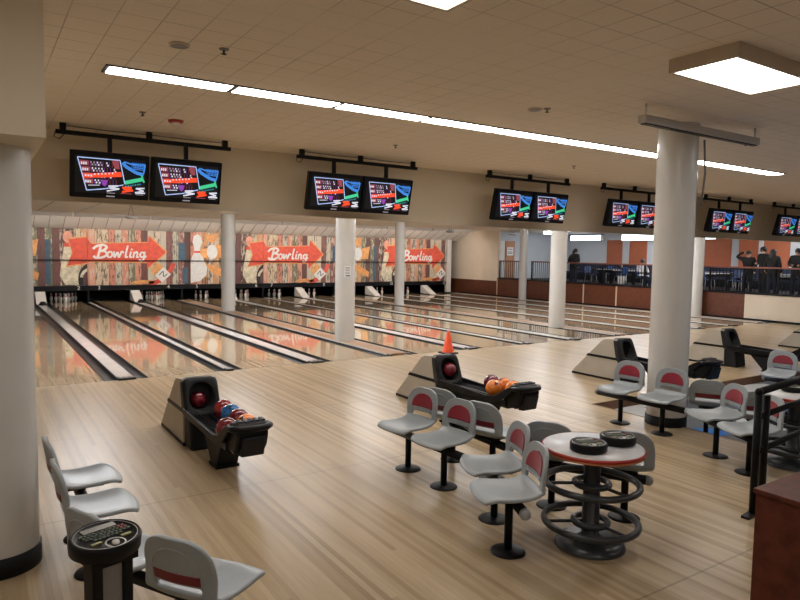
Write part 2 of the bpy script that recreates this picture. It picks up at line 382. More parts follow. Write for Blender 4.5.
# ------------------------------------------------------------------ pillars
def pillar(x, y, z0, z1, label, r=.225, band=None):
    t = thing('pillar', label, 'pillar', (x,y,0), 0, 'round white pillars')
    MB().lathe([(r,z0),(r,z1)], 40).out('shaft', M['pillar'], t)
    if band: MB().lathe([(r+.001,z0),(r+.012,z0),(r+.012,band),(r+.001,band+.005)], 40).out('base_band', M['dark_grey'], t)
    return t
pillar(.08, 4.66, 0, 2.6, 'thick white pillar at the frame edge under the low boxed bulkhead', .222, .12)
pr = pillar(6.94, 4.63, PIT, CEIL, 'thick white pillar behind two grey seats, reaching the ceiling under a grey lamp housing', .225, .11)
pillar(6.98, 12.85, 0, LOW, 'white pillar with a paper notice taped to it, between the lanes')
pillar(7.0, 21.0, 0, LOW, 'thin looking white pillar far down the lanes before the mural with the tag')
pillar(13.75, 20.9, 0, LOW, 'thin white pillar far down the lanes just beyond the noticed one', .19)
pillar(13.68, 12.68, 0, LOW, 'white pillar standing on the lanes in front of the brown knee wall')
pillar(20.95, 21.55, 0, LOW, 'slim white pillar beside the brown door, between two railing sections', .18)
pillar(20.85, 12.95, 0, LOW, 'white pillar partly hidden behind the thick pillar, at the start of the last railing', .2)
n = thing('paper_notice', 'white paper notice taped to a pillar among the lanes', 'notice', (6.98,12.62,1.58), -.25)
n.location = (6.92, 12.625, 1.585)
MB().box(-.075, .075, -.004, 0, -.125, .125).out('sheet', M['paper'], n)
b = MB(); [b.box(-.055, .05, -.006, -.004, z, z+.012) for z in (.08,.05,.02,-.02,-.05)]; b.box(-.05,.06,-.006,-.004,-.11,-.08); b.out('print', M['ink'], n)

# ------------------------------------------------------------------ lanes and dividers
names = {1:'lane with a single white pin edge beside the frame-side pillar, before the first grey divider'}
for i, (a, c) in LANES.items():
    o = MB().box(a, c, FOUL, 27.5, -.085, 0).out('bowling_lane', M['lane'])
    tag(o, f'polished wooden bowling lane, {ORD[i-1]} counting from the near white pillar', 'bowling lane', 'polished bowling lanes')
    # arrows and dots set into the boards
    b = MB()
    for k in range(-3, 4):
        cx = (a+c)/2 + k*.135; cy = FOUL + 4.4 - abs(k)*.28
        b.prism([(cx-.02,cy-.08),(cx+.02,cy-.08),(cx,cy+.08)], 'z', .0004, .0012)
    b.out('aiming_arrows', M['riser'], o)
def gutter_prof(a, c):
    n = 9; top = []
    for k in range(n+1):
        th = PI*k/n
        top.append(((a+c)/2 - (c-a)/2*.94*math.cos(th), .0 - .062*math.sin(th)**.8 - .002))
    return [(a,-.09),(c,-.09),(c,0.0)] + [(c-.001,.003)] + top[::-1] + [(a+.001,.003),(a,0.0)]
for i, (a, c) in DIV.items():
    kind = 'wide wood-capped' if i % 4 == 0 else ('grey-capped ball track' if i % 2 else 'narrow grey-capped')
    t = thing('lane_divider', f'{kind} gutter divider, {ORD[i-1]} counting from the near white pillar', 'lane divider', (0,0,0), 0, 'lane dividers')
    gw = .2 if i % 2 or i % 4 == 0 else .178
    for s in (0, 1):
        g0, g1 = (a, a+gw) if s == 0 else (c-gw, c)
        MB().prism(gutter_prof(g0, g1), 'y', FOUL, 27.4).out('gutter', M['gutter'], t)
    y1 = 26.3
    if i % 4 == 0:
        MB().box(a+gw+.03, c-gw-.03, FOUL+.15, y1, -.085, .016).out('capping', M['cap_wood'], t)
        for s in (a+gw, c-gw-.035): MB().box(s, s+.035, FOUL, y1, -.085, .022).out('edge_strip', M['cap_grey'], t)
        for s in (a+gw, c-gw-.035):
            MB().box(s-.01, s+.045, FOUL-.03, FOUL+.12, .0, .03).out('end_block', M['ring'], t, bev=.006)
    else:
        MB().box(a+gw, c-gw, FOUL, y1, -.085, .02).out('capping', M['cap_grey'], t, bev=.006)
        e = MB().box(a+gw-.01, c-gw+.01, FOUL-.06, FOUL+.10, .001, .034).out('end_block', M['ring'], t, bev=.008)
        w = c-gw-(a+gw)
        b = MB()
        for k in range(3 if w > .15 else 1):
            cx = a+gw+w*(k+.5)/(3 if w > .15 else 1)
            b.lathe([(.014,0),(.016,.004),(0,.004)], 10, (cx, FOUL+.02, .034))
        b.out('bolt', M['steel'], e)
# ramp covers and pin racks at the far end
for i in (1,3,5,7,9,11):
    a, c = DIV[i]; m_ = (a+c)/2
    o = MB().prism([(25.6,.024),(26.4,.43),(26.52,.43),(26.52,.024)], 'x', m_-.17, m_+.17).out('ball_ramp_cover', M['cap_grey'], bev=.02)
    tag(o, f'sloping grey ramp cover at the pin end, {ORD[i//2]} counting from the near white pillar', 'ramp cover', 'sloping ramp covers')
    if i in (1, 3):
        o2 = MB().lathe([(.0,.13),(.07,.12),(.12,.04),(.15,.0),(0,0)], 16, (m_+.02, 25.45, .02)).out('track_roller', M['black'])
        tag(o2, 'black rounded lump before the ' + ('first' if i == 1 else 'second') + ' grey ramp cover', 'track roller')
pinprof = [(0,0),(.026,0),(.031,.018),(.046,.07),(.054,.115),(.05,.155),(.036,.195),(.025,.225),(.0225,.245),(.026,.27),(.0305,.30),(.029,.325),(.018,.338),(0,.342)]
pin_me = MB().lathe(pinprof, 14).mesh('bowling_pin', M['pin'])
stripe_me = MB().lathe([(.0345,.2),(.030,.214),(.0262,.224)], 14).lathe([(.0242,.236),(.0242,.248)], 14).mesh('stripe', M['pin_red'])
racks = {1:10, 2:10, 4:10, 5:4, 6:6, 7:5, 8:4, 9:6, 10:4, 11:6}
for i, cnt in racks.items():
    a, c = LANES[i]; m_ = (a+c)/2; k = 0
    for row in range(4):
        for j in range(row+1):
            if k >= cnt: break
            k += 1
            o = bpy.data.objects.new('bowling_pin', pin_me); COL.objects.link(o)
            s_ = bpy.data.objects.new('stripe', stripe_me); COL.objects.link(s_); s_.parent = o
            rr = row if cnt > 6 else row
            o.location = (m_ + (j-row/2)*.275, 26.62 + rr*.238, 0)
            tag(o, f'white pin with red neck stripe, racked on the {ORD[i-1]} lane from the near pillar', 'bowling pin', f'pins at the end of the {ORD[i-1]} lane')
# black pit side panels between the lanes under the mural
for i, (a, c) in DIV.items():
    o = MB().box((a+c)/2-.03, (a+c)/2+.03, 26.56, 28.25, -.08, .9).out('pit_partition', M['black'])
    tag(o, f'black partition between the pin decks behind the {ORD[i-1]} divider', 'partition', 'pin deck partitions')

# ------------------------------------------------------------------ mural masking panels
PX = [.35, 3.48, 6.73, 7.24, 10.38, 13.63, 14.14, 17.28, 20.27]
ZL0, ZM, ZT = .63, 1.575, 2.74
panels = []
pn = ['partly hidden plank', 'plank', 'narrow plank', 'white pin', 'arrow', 'narrow plank', 'white pin', 'arrow']
desc = {0:'beside the near pillar, with the first arrow tail', 1:'with the first word Bowling or the tag beneath it', 2:'narrow, left of the first big white pin', 3:'with a big white pin and the second arrow tail',
        4:'with the second word Bowling or the tag beneath it', 5:'narrow, behind the noticed pillar', 6:'with the last orange star and third arrow tail', 7:'with the third word Bowling or the tag beneath it'}
desc[2] = 'narrow strip just before the first big white pin'
for k in range(8):
    for lvl, (z0, z1) in (('upper', (ZM+.012, ZT)), ('lower', (ZL0, ZM-.012))):
        yo = MASK - (.03 if lvl == 'upper' else 0)
        o = MB().box(PX[k]+.008, PX[k+1]-.008, yo, MASK+.05, z0, z1).out('mural_panel', M['planks'])
        tag(o, f'{lvl} weathered plank mural panel, {desc[k]}', 'mural panel', 'plank mural panels')
        panels.append((o, PX[k]+.008, PX[k+1]-.008, z0, z1, yo))
def clip(poly, x0, x1, z0, z1):
    def cut(P, inside, inter):
        out = []
        for i in range(len(P)):
            a, c = P[i-1], P[i]
            if inside(c):
                if not inside(a): out.append(inter(a, c))
                out.append(c)
            elif inside(a): out.append(inter(a, c))
        return out
    def ix(v): return lambda a, c: (v, a[1]+(c[1]-a[1])*(v-a[0])/(c[0]-a[0]))
    def iz(v): return lambda a, c: (a[0]+(c[0]-a[0])*(v-a[1])/(c[1]-a[1]), v)
    for ins, it in ((lambda p: p[0] >= x0, ix(x0)), (lambda p: p[0] <= x1, ix(x1)), (lambda p: p[1] >= z0, iz(z0)), (lambda p: p[1] <= z1, iz(z1))):
        if not poly: return []
        poly = cut(poly, ins, it)
    return poly
def art(name, polys, m, layer):
    for (o, x0, x1, z0, z1, yo) in panels:
        got = [q for q in (clip(p, x0, x1, z0, z1) for p in polys) if len(q) > 2]
        if not got: continue
        b = MB()
        for n_, q in enumerate(got): b.prism(q, 'y', yo-.003*layer, yo-.003*layer-.0028-.00006*n_)
        b.out(name, m, o)
def ell(cx, cz, rx, rz, a0=0, a1=2*PI, n=28): return [(cx+rx*math.cos(a0+(a1-a0)*k/n), cz+rz*math.sin(a0+(a1-a0)*k/n)) for k in range(n + (0 if abs(a1-a0-2*PI) < 1e-6 else 1))]
def ring_arc(cx, cz, r0, r1, a0, a1, n=18): return ell(cx,cz,r1,r1,a0,a1,n) + ell(cx,cz,r0,r0,a1,a0,n)
def cat(pts, n=6):
    if len(pts) < 3: return pts
    P = [pts[0]] + list(pts) + [pts[-1]]; out = []
    for i in range(1, len(P)-2):
        for k in range(n):
            u = k/n; p0, p1, p2, p3 = P[i-1], P[i], P[i+1], P[i+2]
            out.append(tuple(.5*((2*p1[d])+(-p0[d]+p2[d])*u+(2*p0[d]-5*p1[d]+4*p2[d]-p3[d])*u*u+(-p0[d]+3*p1[d]-3*p2[d]+p3[d])*u**3) for d in (0,1)))
    return out + [pts[-1]]
def stroke(pts, w, smooth=True):
    pts = cat(pts) if smooth else pts; qs = []
    for a, c in zip(pts, pts[1:]):
        dx, dz = c[0]-a[0], c[1]-a[1]; L = math.hypot(dx, dz) or 1
        nx, nz = -dz/L*w/2, dx/L*w/2; ex, ez = dx/L*w*.25, dz/L*w*.25
        qs.append([(a[0]-ex+nx,a[1]-ez+nz),(a[0]-ex-nx,a[1]-ez-nz),(c[0]+ex-nx,c[1]+ez-nz),(c[0]+ex+nx,c[1]+ez+nz)])
    return qs
def lettering(x0, z0, sx, sz):
    S = [[(-.15,.72),(.1,.93),(.6,1.02),(.88,.84),(.62,.58),(.32,.52)], [(.32,.52),(.78,.5),(.95,.24),(.6,.0),(.1,-.02),(-.05,.1)], [(.40,.92),(.34,.5),(.26,.05)],
         [(1.2+.19*math.cos(k*PI/6), .25+.23*math.sin(k*PI/6)) for k in range(13)], [(1.52,.48),(1.6,.04),(1.8,.42),(1.95,.04),(2.12,.5),(2.28,.42)],
         [(2.58,.98),(2.5,.4),(2.5,.06),(2.66,.08)], [(2.9,.48),(2.85,.1),(2.98,.05)], [(2.93,.66),(2.95,.72)], [(3.18,.48),(3.13,.02)], [(3.15,.3),(3.34,.48),(3.46,.36),(3.43,.08),(3.56,.06)],
         [(3.86+.17*math.cos(k*PI/6), .26+.2*math.sin(k*PI/6)) for k in range(13)], [(4.06,.48),(4.02,-.12),(3.82,-.26),(3.68,-.16)], [(4.02,.0),(4.2,.15)]]
    out = []
    for k, s in enumerate(S): out += stroke([(x0+p[0]*sx+.12*p[1]*sz, z0+p[1]*sz) for p in s], .085 if k < 3 else .065)
    return out
for k in range(3):
    d = k*6.9
    def sh(p): return [(q[0]+d, q[1]) for q in p]
    tail = [(2.86,2.33),(3.47,2.43),(3.62,2.19),(5.64,2.27),(5.67,2.52),(6.31,1.91),(5.60,1.27),(5.60,1.51),(3.60,1.53),(3.41,1.46),(2.80,1.37),(2.99,1.85)]
    body = [(2.74,.66),(3.2,.66),(3.24,1.0),(3.12,1.5),(3.0,2.0),(2.97,2.2),(2.72,2.2),(2.70,2.0),(2.62,1.5),(2.56,1.0)]
    art('painted_pin', [sh(body)], M['art_cream'], 1)
    art('painted_pin_head', [sh(ell(2.84,2.42,.16,.22))], M['art_pink'], 2)
    art('painted_pin_collar', [sh([(2.70,2.06),(2.98,2.06),(2.97,2.2),(2.72,2.2)])], M['art_red'], 2)
    art('painted_outline', [sh([(4.1+(q[0]-4.1)*1.022, 1.9+(q[1]-1.9)*1.09) for q in tail])], M['art_orange'], 3)
    art('painted_arrow', [sh(tail)], M['art_red'], 4)
    art('painted_lettering', [sh(q) for q in lettering(3.72, 1.68, .435, .46)], M['art_white'], 5)
    lim = (-9+d, 3.47+d, 0, 3)
    art('painted_ball', [clip(sh(ell(3.62,.86,.46,.62)), *lim)], M['art_black'], 5)
    art('painted_ball_gleam', [clip(sh(ring_arc(3.62,.9,.30,.40,PI*.6,PI*.97)), *lim)], M['art_cream'], 6)
    art('painted_ball_side', [clip(sh(ell(3.72,.80,.40,.52)), *lim)], M['art_plum'], 5.5)
    art('painted_plank', [sh([(2.1,.70),(2.27,.70),(2.27,2.32),(2.1,2.32)]), sh([(6.80,1.58),(7.06,1.58),(7.06,2.3),(6.80,2.3)]), sh([(6.95,.66),(7.16,.66),(7.16,1.3),(6.95,1.3)])], M['art_blue'], 1)
    art('painted_crescent', [sh(ring_arc(5.55,1.75,1.0,1.18,-PI*.47,-PI*.08))], M['art_red'], 1)
    art('painted_ground', [sh([(4.95,.66),(5.85,.66),(5.9,.78),(5.5,.82),(5.1,.78)]), sh([(5.85,.98),(6.22,1.33),(6.0,1.5),(5.75,1.2)])], M['art_orange'], 1)
    art('painted_tag', [sh([(6.22,1.33),(6.50,1.03),(6.16,.72),(5.88,.98)])], M['art_white'], 2)
    art('painted_scribble', [sh(q) for q in stroke([(6.05,1.0),(6.2,1.15),(6.22,.95),(6.36,1.05)], .03)], M['art_black'], 3)
    for dd in ([0.0] if k else [-6.9, 0.0]):
        def s2(p): return [(q[0]+d+dd, q[1]) for q in p]
        if d+dd > 12: 
            pass
        art('painted_star', [s2([(7.45,2.1),(7.75,2.05),(8.8,2.32),(8.7,1.72),(7.75,1.7)]), s2([(7.85,1.45),(8.2,1.42),(8.8,1.1),(8.75,.85),(8.2,1.05)]), s2([(7.9,2.66),(8.35,2.66),(8.2,2.34),(7.95,2.38)])], M['art_orange'], 1)
        art('painted_big_pin', [s2([(7.28,.68),(7.66,.76),(7.92,1.0),(7.96,1.3),(7.8,1.65),(7.66,1.9),(7.66,2.1),(7.76,2.35),(7.7,2.56),(7.55,2.66),(7.4,2.58),(7.36,2.35),(7.42,2.1),(7.4,1.9),(7.28,1.6)])], M['art_white'], 2)
        art('painted_small_pin', [s2(ell(8.15,1.95,.22,.3))], M['art_white'], 2)
        art('painted_pin_band', [s2([(7.41,1.9),(7.66,1.9),(7.66,1.98),(7.41,1.98)])], M['art_red'], 3)
# black band with lane numbers
o = MB().box(-.4, 20.45, MASK-.05, MASK+.06, .44, .625).out('number_band', M['black'])
tag(o, 'long black band with white lane numbers beneath the mural', 'fascia band')
def text_mesh(txt, size, m, loc, par, rot=(PI/2,0,0)):
    cu = bpy.data.curves.new('numeral', 'FONT'); cu.body = txt; cu.size = size; cu.align_x = 'CENTER'; cu.align_y = 'CENTER'; cu.extrude = .002
    tmp = bpy.data.objects.new('numeral', cu); COL.objects.link(tmp)
    bpy.context.view_layer.update()
    me = bpy.data.meshes.new_from_object(tmp.evaluated_get(bpy.context.evaluated_depsgraph_get()))
    bpy.data.objects.remove(tmp)
    me.materials.clear(); me.materials.append(m)
    q = bpy.data.objects.new('numeral', me); COL.objects.link(q); q.parent = par; q.location = loc; q.rotation_euler = rot
    return q
for i in range(1, 13):
    a, c = LANES[i]; xx = (c-.12) if i % 2 == 0 else (a+.12)
    text_mesh(str(i), .2, M['art_white'], (xx, MASK-.054, .535), o)
o = MB().box(-.4, 20.3, MASK-.06, MASK-.02, ZM-.014, ZM+.014).out('panel_shelf', M['black']); tag(o, 'thin black ledge between upper and lower mural panels', 'ledge')
t = thing('mask_post', 'white post closing the far end of the mural wall', 'post', (20.42,MASK-.02,0))
MB().box(-.13, .13, -.1, .1, 0, 2.74).out('upright', M['cove'], t, bev=.01); MB().box(-.16,.16,-.12,.12,0,.06).out('foot', M['black'], t)

# ------------------------------------------------------------------ screens
def screen_mesh():
    b = MB(); W, H = .83, .46
    mats = [M[k] for k in ('scr_black','scr_red','scr_maroon','scr_white','scr_blue','scr_green','scr_purple','scr_dull','scr_ltblue')]
    lay = [0]
    def poly(i, pts):
        b.mi = i; lay[0] += 1; y = -.0002*lay[0]
        b._f([b.b.verts.new(Vector(((u-.5)*W, y, (.5-v)*H))) for u, v in pts])
    def rect(i, u0, v0, u1, v1, s=0): poly(i, [(u0,v0),(u1,v0-s),(u1,v1-s),(u0,v1)])
    def line(i, pts, w):
        for a, c in zip(pts, pts[1:]):
            dx, dy = c[0]-a[0], c[1]-a[1]; L = math.hypot(dx, dy*.56) or 1
            nx, ny = -dy*.56/L*w/2, dx/L*w/2/.56
            poly(i, [(a[0]+nx,a[1]+ny),(c[0]+nx,c[1]+ny),(c[0]-nx,c[1]-ny),(a[0]-nx,a[1]-ny)])
    rect(0, 0, 0, 1, 1)
    rg = random.Random(3)
    for r in range(4): # score grid
        v = .13+r*.16
        rect(2, .06+r*.02, v, .19+r*.02, v+.13)
        for k in range(3): rect(3, .08+r*.02+k*.03, v+.04, .10+r*.02+k*.03, v+.11)
        for k in range(8):
            u = .21+r*.02+k*.044
            if k < 4 or rg.random() < .25:
                rect(7 if rg.random() < .5 else 3, u, v+.01, u+.018, v+.055); rect(3 if rg.random() < .5 else 7, u+.014, v+.07, u+.036, v+.12)
            rect(2 if k % 2 else 6, u-.006, v, u-.001, v+.15)
    poly(2, [(.50,.06),(.60,.06),(.62,.3),(.55,.3)])
    poly(1, [(.10,.49),(.64,.37),(.66,.50),(.12,.60)])
    for k in range(6): rect(3, .26+k*.05, .455-k*.011, .28+k*.05, .50-k*.011)
    for k in range(3): rect(3, .13+k*.04, .50, .155+k*.04, .55)
    poly(6, [(.36,.62),(.46,.62),(.42,.80),(.38,.76)])
    line(8, [(.03,.05),(.62,.05),(.70,.70)], .014); line(8, [(.03,.05),(.16,.93),(.42,.86),(.68,.72)], .014)
    rect(3, .18, .78, .34, .80, .02)
    line(4, [(.66,.10),(.70,.20),(.86,.36),(.97,.40)], .05); line(4, [(.68,.08),(.80,.14),(.99,.12),(.97,.36)], .02)
    for k in range(7): line(4, [(.80+k*.028,.08),(.84+k*.022,.28)], .008); 
    for k in range(4): line(4, [(.78,.1+k*.05),(.99,.13+k*.05)], .007)
    line(5, [(.70,.66),(.97,.52)], .06); line(5, [(.94,.42),(.98,.62)], .025)
    for k in range(10): rect(4 if k % 2 else 5, .70+.025*k, .74-.01*k, .71+.025*k, .78-.01*k)
    line(3, [(.46,.78),(.60,.76),(.48,.83),(.62,.84),(.44,.92)], .022)
    line(1, [(.66,.80),(.80,.78),(.68,.84),(.82,.86),(.66,.92)], .028)
    line(3, [(.99,.78),(.86,.80),(.98,.86),(.85,.92),(1.0,.92)], .022)
    rect(7, .44, .96, .56, .98); rect(2, .64, .95, .80, .97); rect(7, .86, .96, .97, .98)
    me = bpy.data.meshes.new('screen'); b.b.to_mesh(me); b.b.free()
    for m in mats: me.materials.append(m)
    return me
SCR = screen_mesh()
TVX = [1.955, 5.18, 8.93, 12.1, 15.83, 19.06]
which = ['of the pair nearest the boxed bulkhead', 'of the pair before the noticed pillar', 'of the pair above the brown door', 'of the pair just before the thick pillar', 'of the pair just past the thick pillar', 'of the last pair at the picture edge']
def monitor(x, k, side):
    t = thing('score_monitor', f'black {"inner" if side else "outer"} score monitor with bowling scoreboard, {which[k]}', 'monitor', (x,9.0,2.93), 0, 'overhead score monitors')
    t['label'] = f'{"second" if side else "first"} score monitor {which[k]}'
    t.rotation_euler = (math.radians(13), 0, 0)
    MB().box(-.468, .468, .0, .09, -.29, .29).out('casing', M['black'], t, bev=.012)
    s = bpy.data.objects.new('screen', SCR); COL.objects.link(s); s.parent = t; s.location = (0, -.004, .005)
    MB().box(-.05, .05, -.006, -.001, -.265, -.25).out('badge', M['scr_dull'], t)
    MB().box(-.1, .1, .09, .15, -.1, .1).out('mount_plate', M['black_metal'], t)
    T = Matrix.Rotation(-math.radians(13), 4, 'X')
    MB().box(-.026, .026, .03, .07, .1, .50, T).out('hanger', M['black_metal'], t)
    return t
first_tv = None
for k, xx in enumerate(TVX):
    for s in (0, 1): monitor(xx + (-.48 if s == 0 else .48), k, s)
    t = thing('monitor_track', f'black ceiling bar carrying the monitors {which[k]}', 'ceiling track', (xx+.01,9.08,CEIL), 0, 'monitor ceiling bars')
    MB().box(-1.1, 1.1, -.025, .025, -.135, -.085).out('bar', M['black_metal'], t)
    for px in (-1.02, 0, 1.02):
        MB().box(px-.035, px+.035, -.03, .03, -.125, 0).out('drop_bracket', M['black_metal'], t)
    MB().tube([(-1.02,.02,-.025),(-.5,.02,-.035),(0,.02,-.03),(.5,.02,-.036),(1.02,.02,-.03)], .008, 6).out('conduit', M['unlit'], t)
    MB().tube([(-1.1,0,-.10),(-1.12,-.01,-.18),(-1.06,-.01,-.2),(-1.0,0,-.13)], .006, 6).out('cable_loop', M['black'], t)

# ------------------------------------------------------------------ lamps and ceiling fittings
x0 = .96
for k in range(10):
    t = thing('strip_light', f'long recessed white strip light, {ORD[k]} of the row counting from the bulkhead', 'strip light', (x0+1.128*k,6.12,CEIL), 0, 'row of recessed strip lights')
    MB().box(0, 1.124, -.13, .13, -.012, .0).out('frame', M['unlit_dark'], t)
    MB().box(.03, 1.098, -.112, .112, -.0165, -.0125).out('diffuser', M['lamp'], t)
def square_light(x, y, label, grp='surface mounted box lights'):
    t = thing('box_light', label, 'ceiling light', (x,y,CEIL), 0, grp)
    b = MB()
    for a in ((-.585,-.555,-.278,.278),(.555,.585,-.278,.278),(-.555,.555,-.278,-.25),(-.555,.555,.25,.278)): b.box(*a, -.105, 0)
    b.out('frame', M['frame_tan'], t)
    MB().box(-.555, .555, -.25, .25, -.098, -.085).out('diffuser', M['lamp_sq'], t)
    return t
square_light(5.175, 2.895, 'tan framed box light on the ceiling above the thick pillar seats')
square_light(1.82, 2.895, 'box light cut by the top edge of the picture')
square_light(8.3, 2.80, 'box light over the carpeted seating')
for (xx, yy, w) in ((-1.5,2.8,'beside the bulkhead'),(1.76,-1.4,'behind the viewer'),(6.6,-1.4,'behind the viewer, beyond the counter'),(11.6,2.8,'far along the seating'),(14.9,2.8,'farther along the seating'),(18.2,2.8,'at the far end of the seating'),(11.6,-1.4,'in the far corner'),(16.5,-1.4,'deep in the far corner'),(22.5,2.8,'beyond the knee wall'),(1.76,-4.4,'at the back wall'),(6.6,-4.4,'at the back wall past the counter'),(-1.8,-1.4,'by the side wall')):
    square_light(xx, yy, f'added unseen box light on the ceiling {w}')  # added lamps out of view, put in to lift the room's overall light
t = thing('tube_lamp', 'grey unlit tube lamp housing hung across the head of the thick pillar', 'lamp', (6.72,4.18,3.38))
MB().box(-1.08, 1.08, -.05, .05, -.03, .05).out('housing', M['lamp_grey'], t, bev=.008)
MB().box(-1.06, 1.06, -.03, .03, -.04, -.028).out('tube_cover', M['black'], t)
for px in (-1.02, 1.05): MB().tube([(px,0,.05),(px,0,.17)], .008, 6).out('hanger', M['steel'], t)
o = MB().tube([(7.26,4.5,3.4),(7.27,4.48,3.0),(7.255,4.5,2.62)], .012, 6).out('hanging_cord', M['unlit']); tag(o, 'thin cord hanging from the tube lamp beside the thick pillar', 'cord')
def speaker(x, y, lab):
    t = thing('ceiling_speaker', lab, 'ceiling speaker', (x,y,CEIL)); MB().lathe([(0,-.012),(.062,-.012),(.072,0)], 24).out('grille', M['unlit'], t)
    MB().lathe([(.062,-.014),(.074,-.012),(.077,0)], 24).out('rim', M['frame_tan'], t)
speaker(1.33, 5.1, 'round grey ceiling speaker nearest the bulkhead'); speaker(4.99, 5.03, 'round grey ceiling speaker above the middle of the strip lights')
for (xx, yy, w) in ((1.64,5.0,'near the first ceiling speaker'),(5.07,4.93,'just beside the second ceiling speaker'),(1.62,7.8,'near the red alarm'),(5.07,7.86,'above the second pair of monitors'),(8.64,7.73,'above the third pair of monitors'),(8.62,4.75,'past the tube lamp')):
    t = thing('sprinkler', f'small dark sprinkler head on the ceiling {w}', 'sprinkler', (xx,yy,CEIL), 0, 'ceiling sprinklers')
    MB().lathe([(0,-.012),(.035,-.01),(.04,0)], 14).out('escutcheon', M['unlit'], t)
    MB().lathe([(0,-.045),(.02,-.043),(.02,-.038),(.006,-.036),(.008,-.012)], 12).out('nozzle', M['black_metal'], t)
t = thing('fire_alarm', 'red ceiling fire alarm strobe above the first pair of monitors', 'fire alarm', (2.05,8.05,CEIL))
MB().lathe([(0,-.03),(.075,-.03),(.088,-.02),(.092,0)], 20).out('base', M['red_plastic'], t); MB().lathe([(0,-.065),(.04,-.06),(.05,-.03)], 16).out('lens', M['cap_grey'], t)
for (xx, z, w) in ((3.42,2.84,'below the first pair of monitors'),(9.79,2.84,'beside the noticed pillar'),(13.94,2.80,'before the far cream wall'),(16.88,2.80,'in front of the brown door')):
    t = thing('pendant_device', f'small grey device hung by wires from the lane ceiling {w}', 'pendant device', (xx,18,z), 0, 'hanging lane devices')
    MB().lathe([(0,-.05),(.10,-.05),(.15,-.02),(.15,.02),(.06,.05),(0,.05)], 18).out('body', M['steel'] if xx < 9 else M['unlit'], t)
    MB().tube([(-.07,0,.02),(0,0,LOW-z)], .006, 5).out('wire', M['unlit'], t); MB().tube([(.07,0,.02),(0,0,LOW-z)], .006, 5).out('wire', M['unlit'], t)
# lane ceiling lamps (above the sight line, hidden by the soffit)
def lane_lamp(x, y, z, label, grp, L=1.2, wd=.26, m='lamp_cool'):
    t = thing('wrap_lamp', label, 'ceiling light', (x,y,LOW), 0, grp)
    MB().box(-L/2, L/2, -.04, .04, z-LOW+.085, z-LOW+.11).out('frame', M['white'], t)
    MB().box(-L/2, L/2, -wd/2, wd/2, z-LOW, z-LOW+.085).out('diffuser', M[m], t)
    if z < LOW-.15:
        for px in (-.45, .45): MB().tube([(px,0,z-LOW+.1),(px,0,0)], .008, 6).out('rod', M['steel'], t)
for yy, zz, w in ((11.2, 2.88, 'nearest row'), (14.0, 2.97, 'middle row'), (15.6, 3.07, 'farthest row')):
    for q, xx in enumerate((1.9, 5.2, 8.8, 12.1, 15.8, 19.2)):
        lane_lamp(xx, yy, zz, f'white lamp hung above the lanes behind the soffit, {w}, {ORD[q]} across', 'lamps hung above the lanes', m='lamp_far' if yy > 15 else 'lamp_cool')
for q in range(8):
    xa = .35 + q*2.5
    t = thing('valance_lamp', f'white trough lamp on the lane ceiling washing the mural, {ORD[q]} along the mural', 'ceiling light', (xa,24.3,LOW), 0, 'trough lamps washing the mural')
    MB().prism([(0,0),(0,-.13),(.015,-.13),(.015,-.02),(.13,-.02),(.13,0)], 'x', 0, 2.4).out('trough', M['cove'], t)
    for e in (-.012, 2.4): MB().box(e, e+.012, 0, .14, -.13, 0).out('end_plate', M['cove'], t)
    MB().box(.02, 2.38, .03, .11, -.085, -.03).out('tube', M['lamp_wash'], t)
for xx, yy in ((23,10),(25.3,12.5),(23,15.5),(25.3,18.5),(24,22.5)):
    lane_lamp(xx, yy, 3.08, f'white ceiling lamp above the railed concourse, {yy:.0f} metres along', 'lamps above the concourse', 1.1, .5)

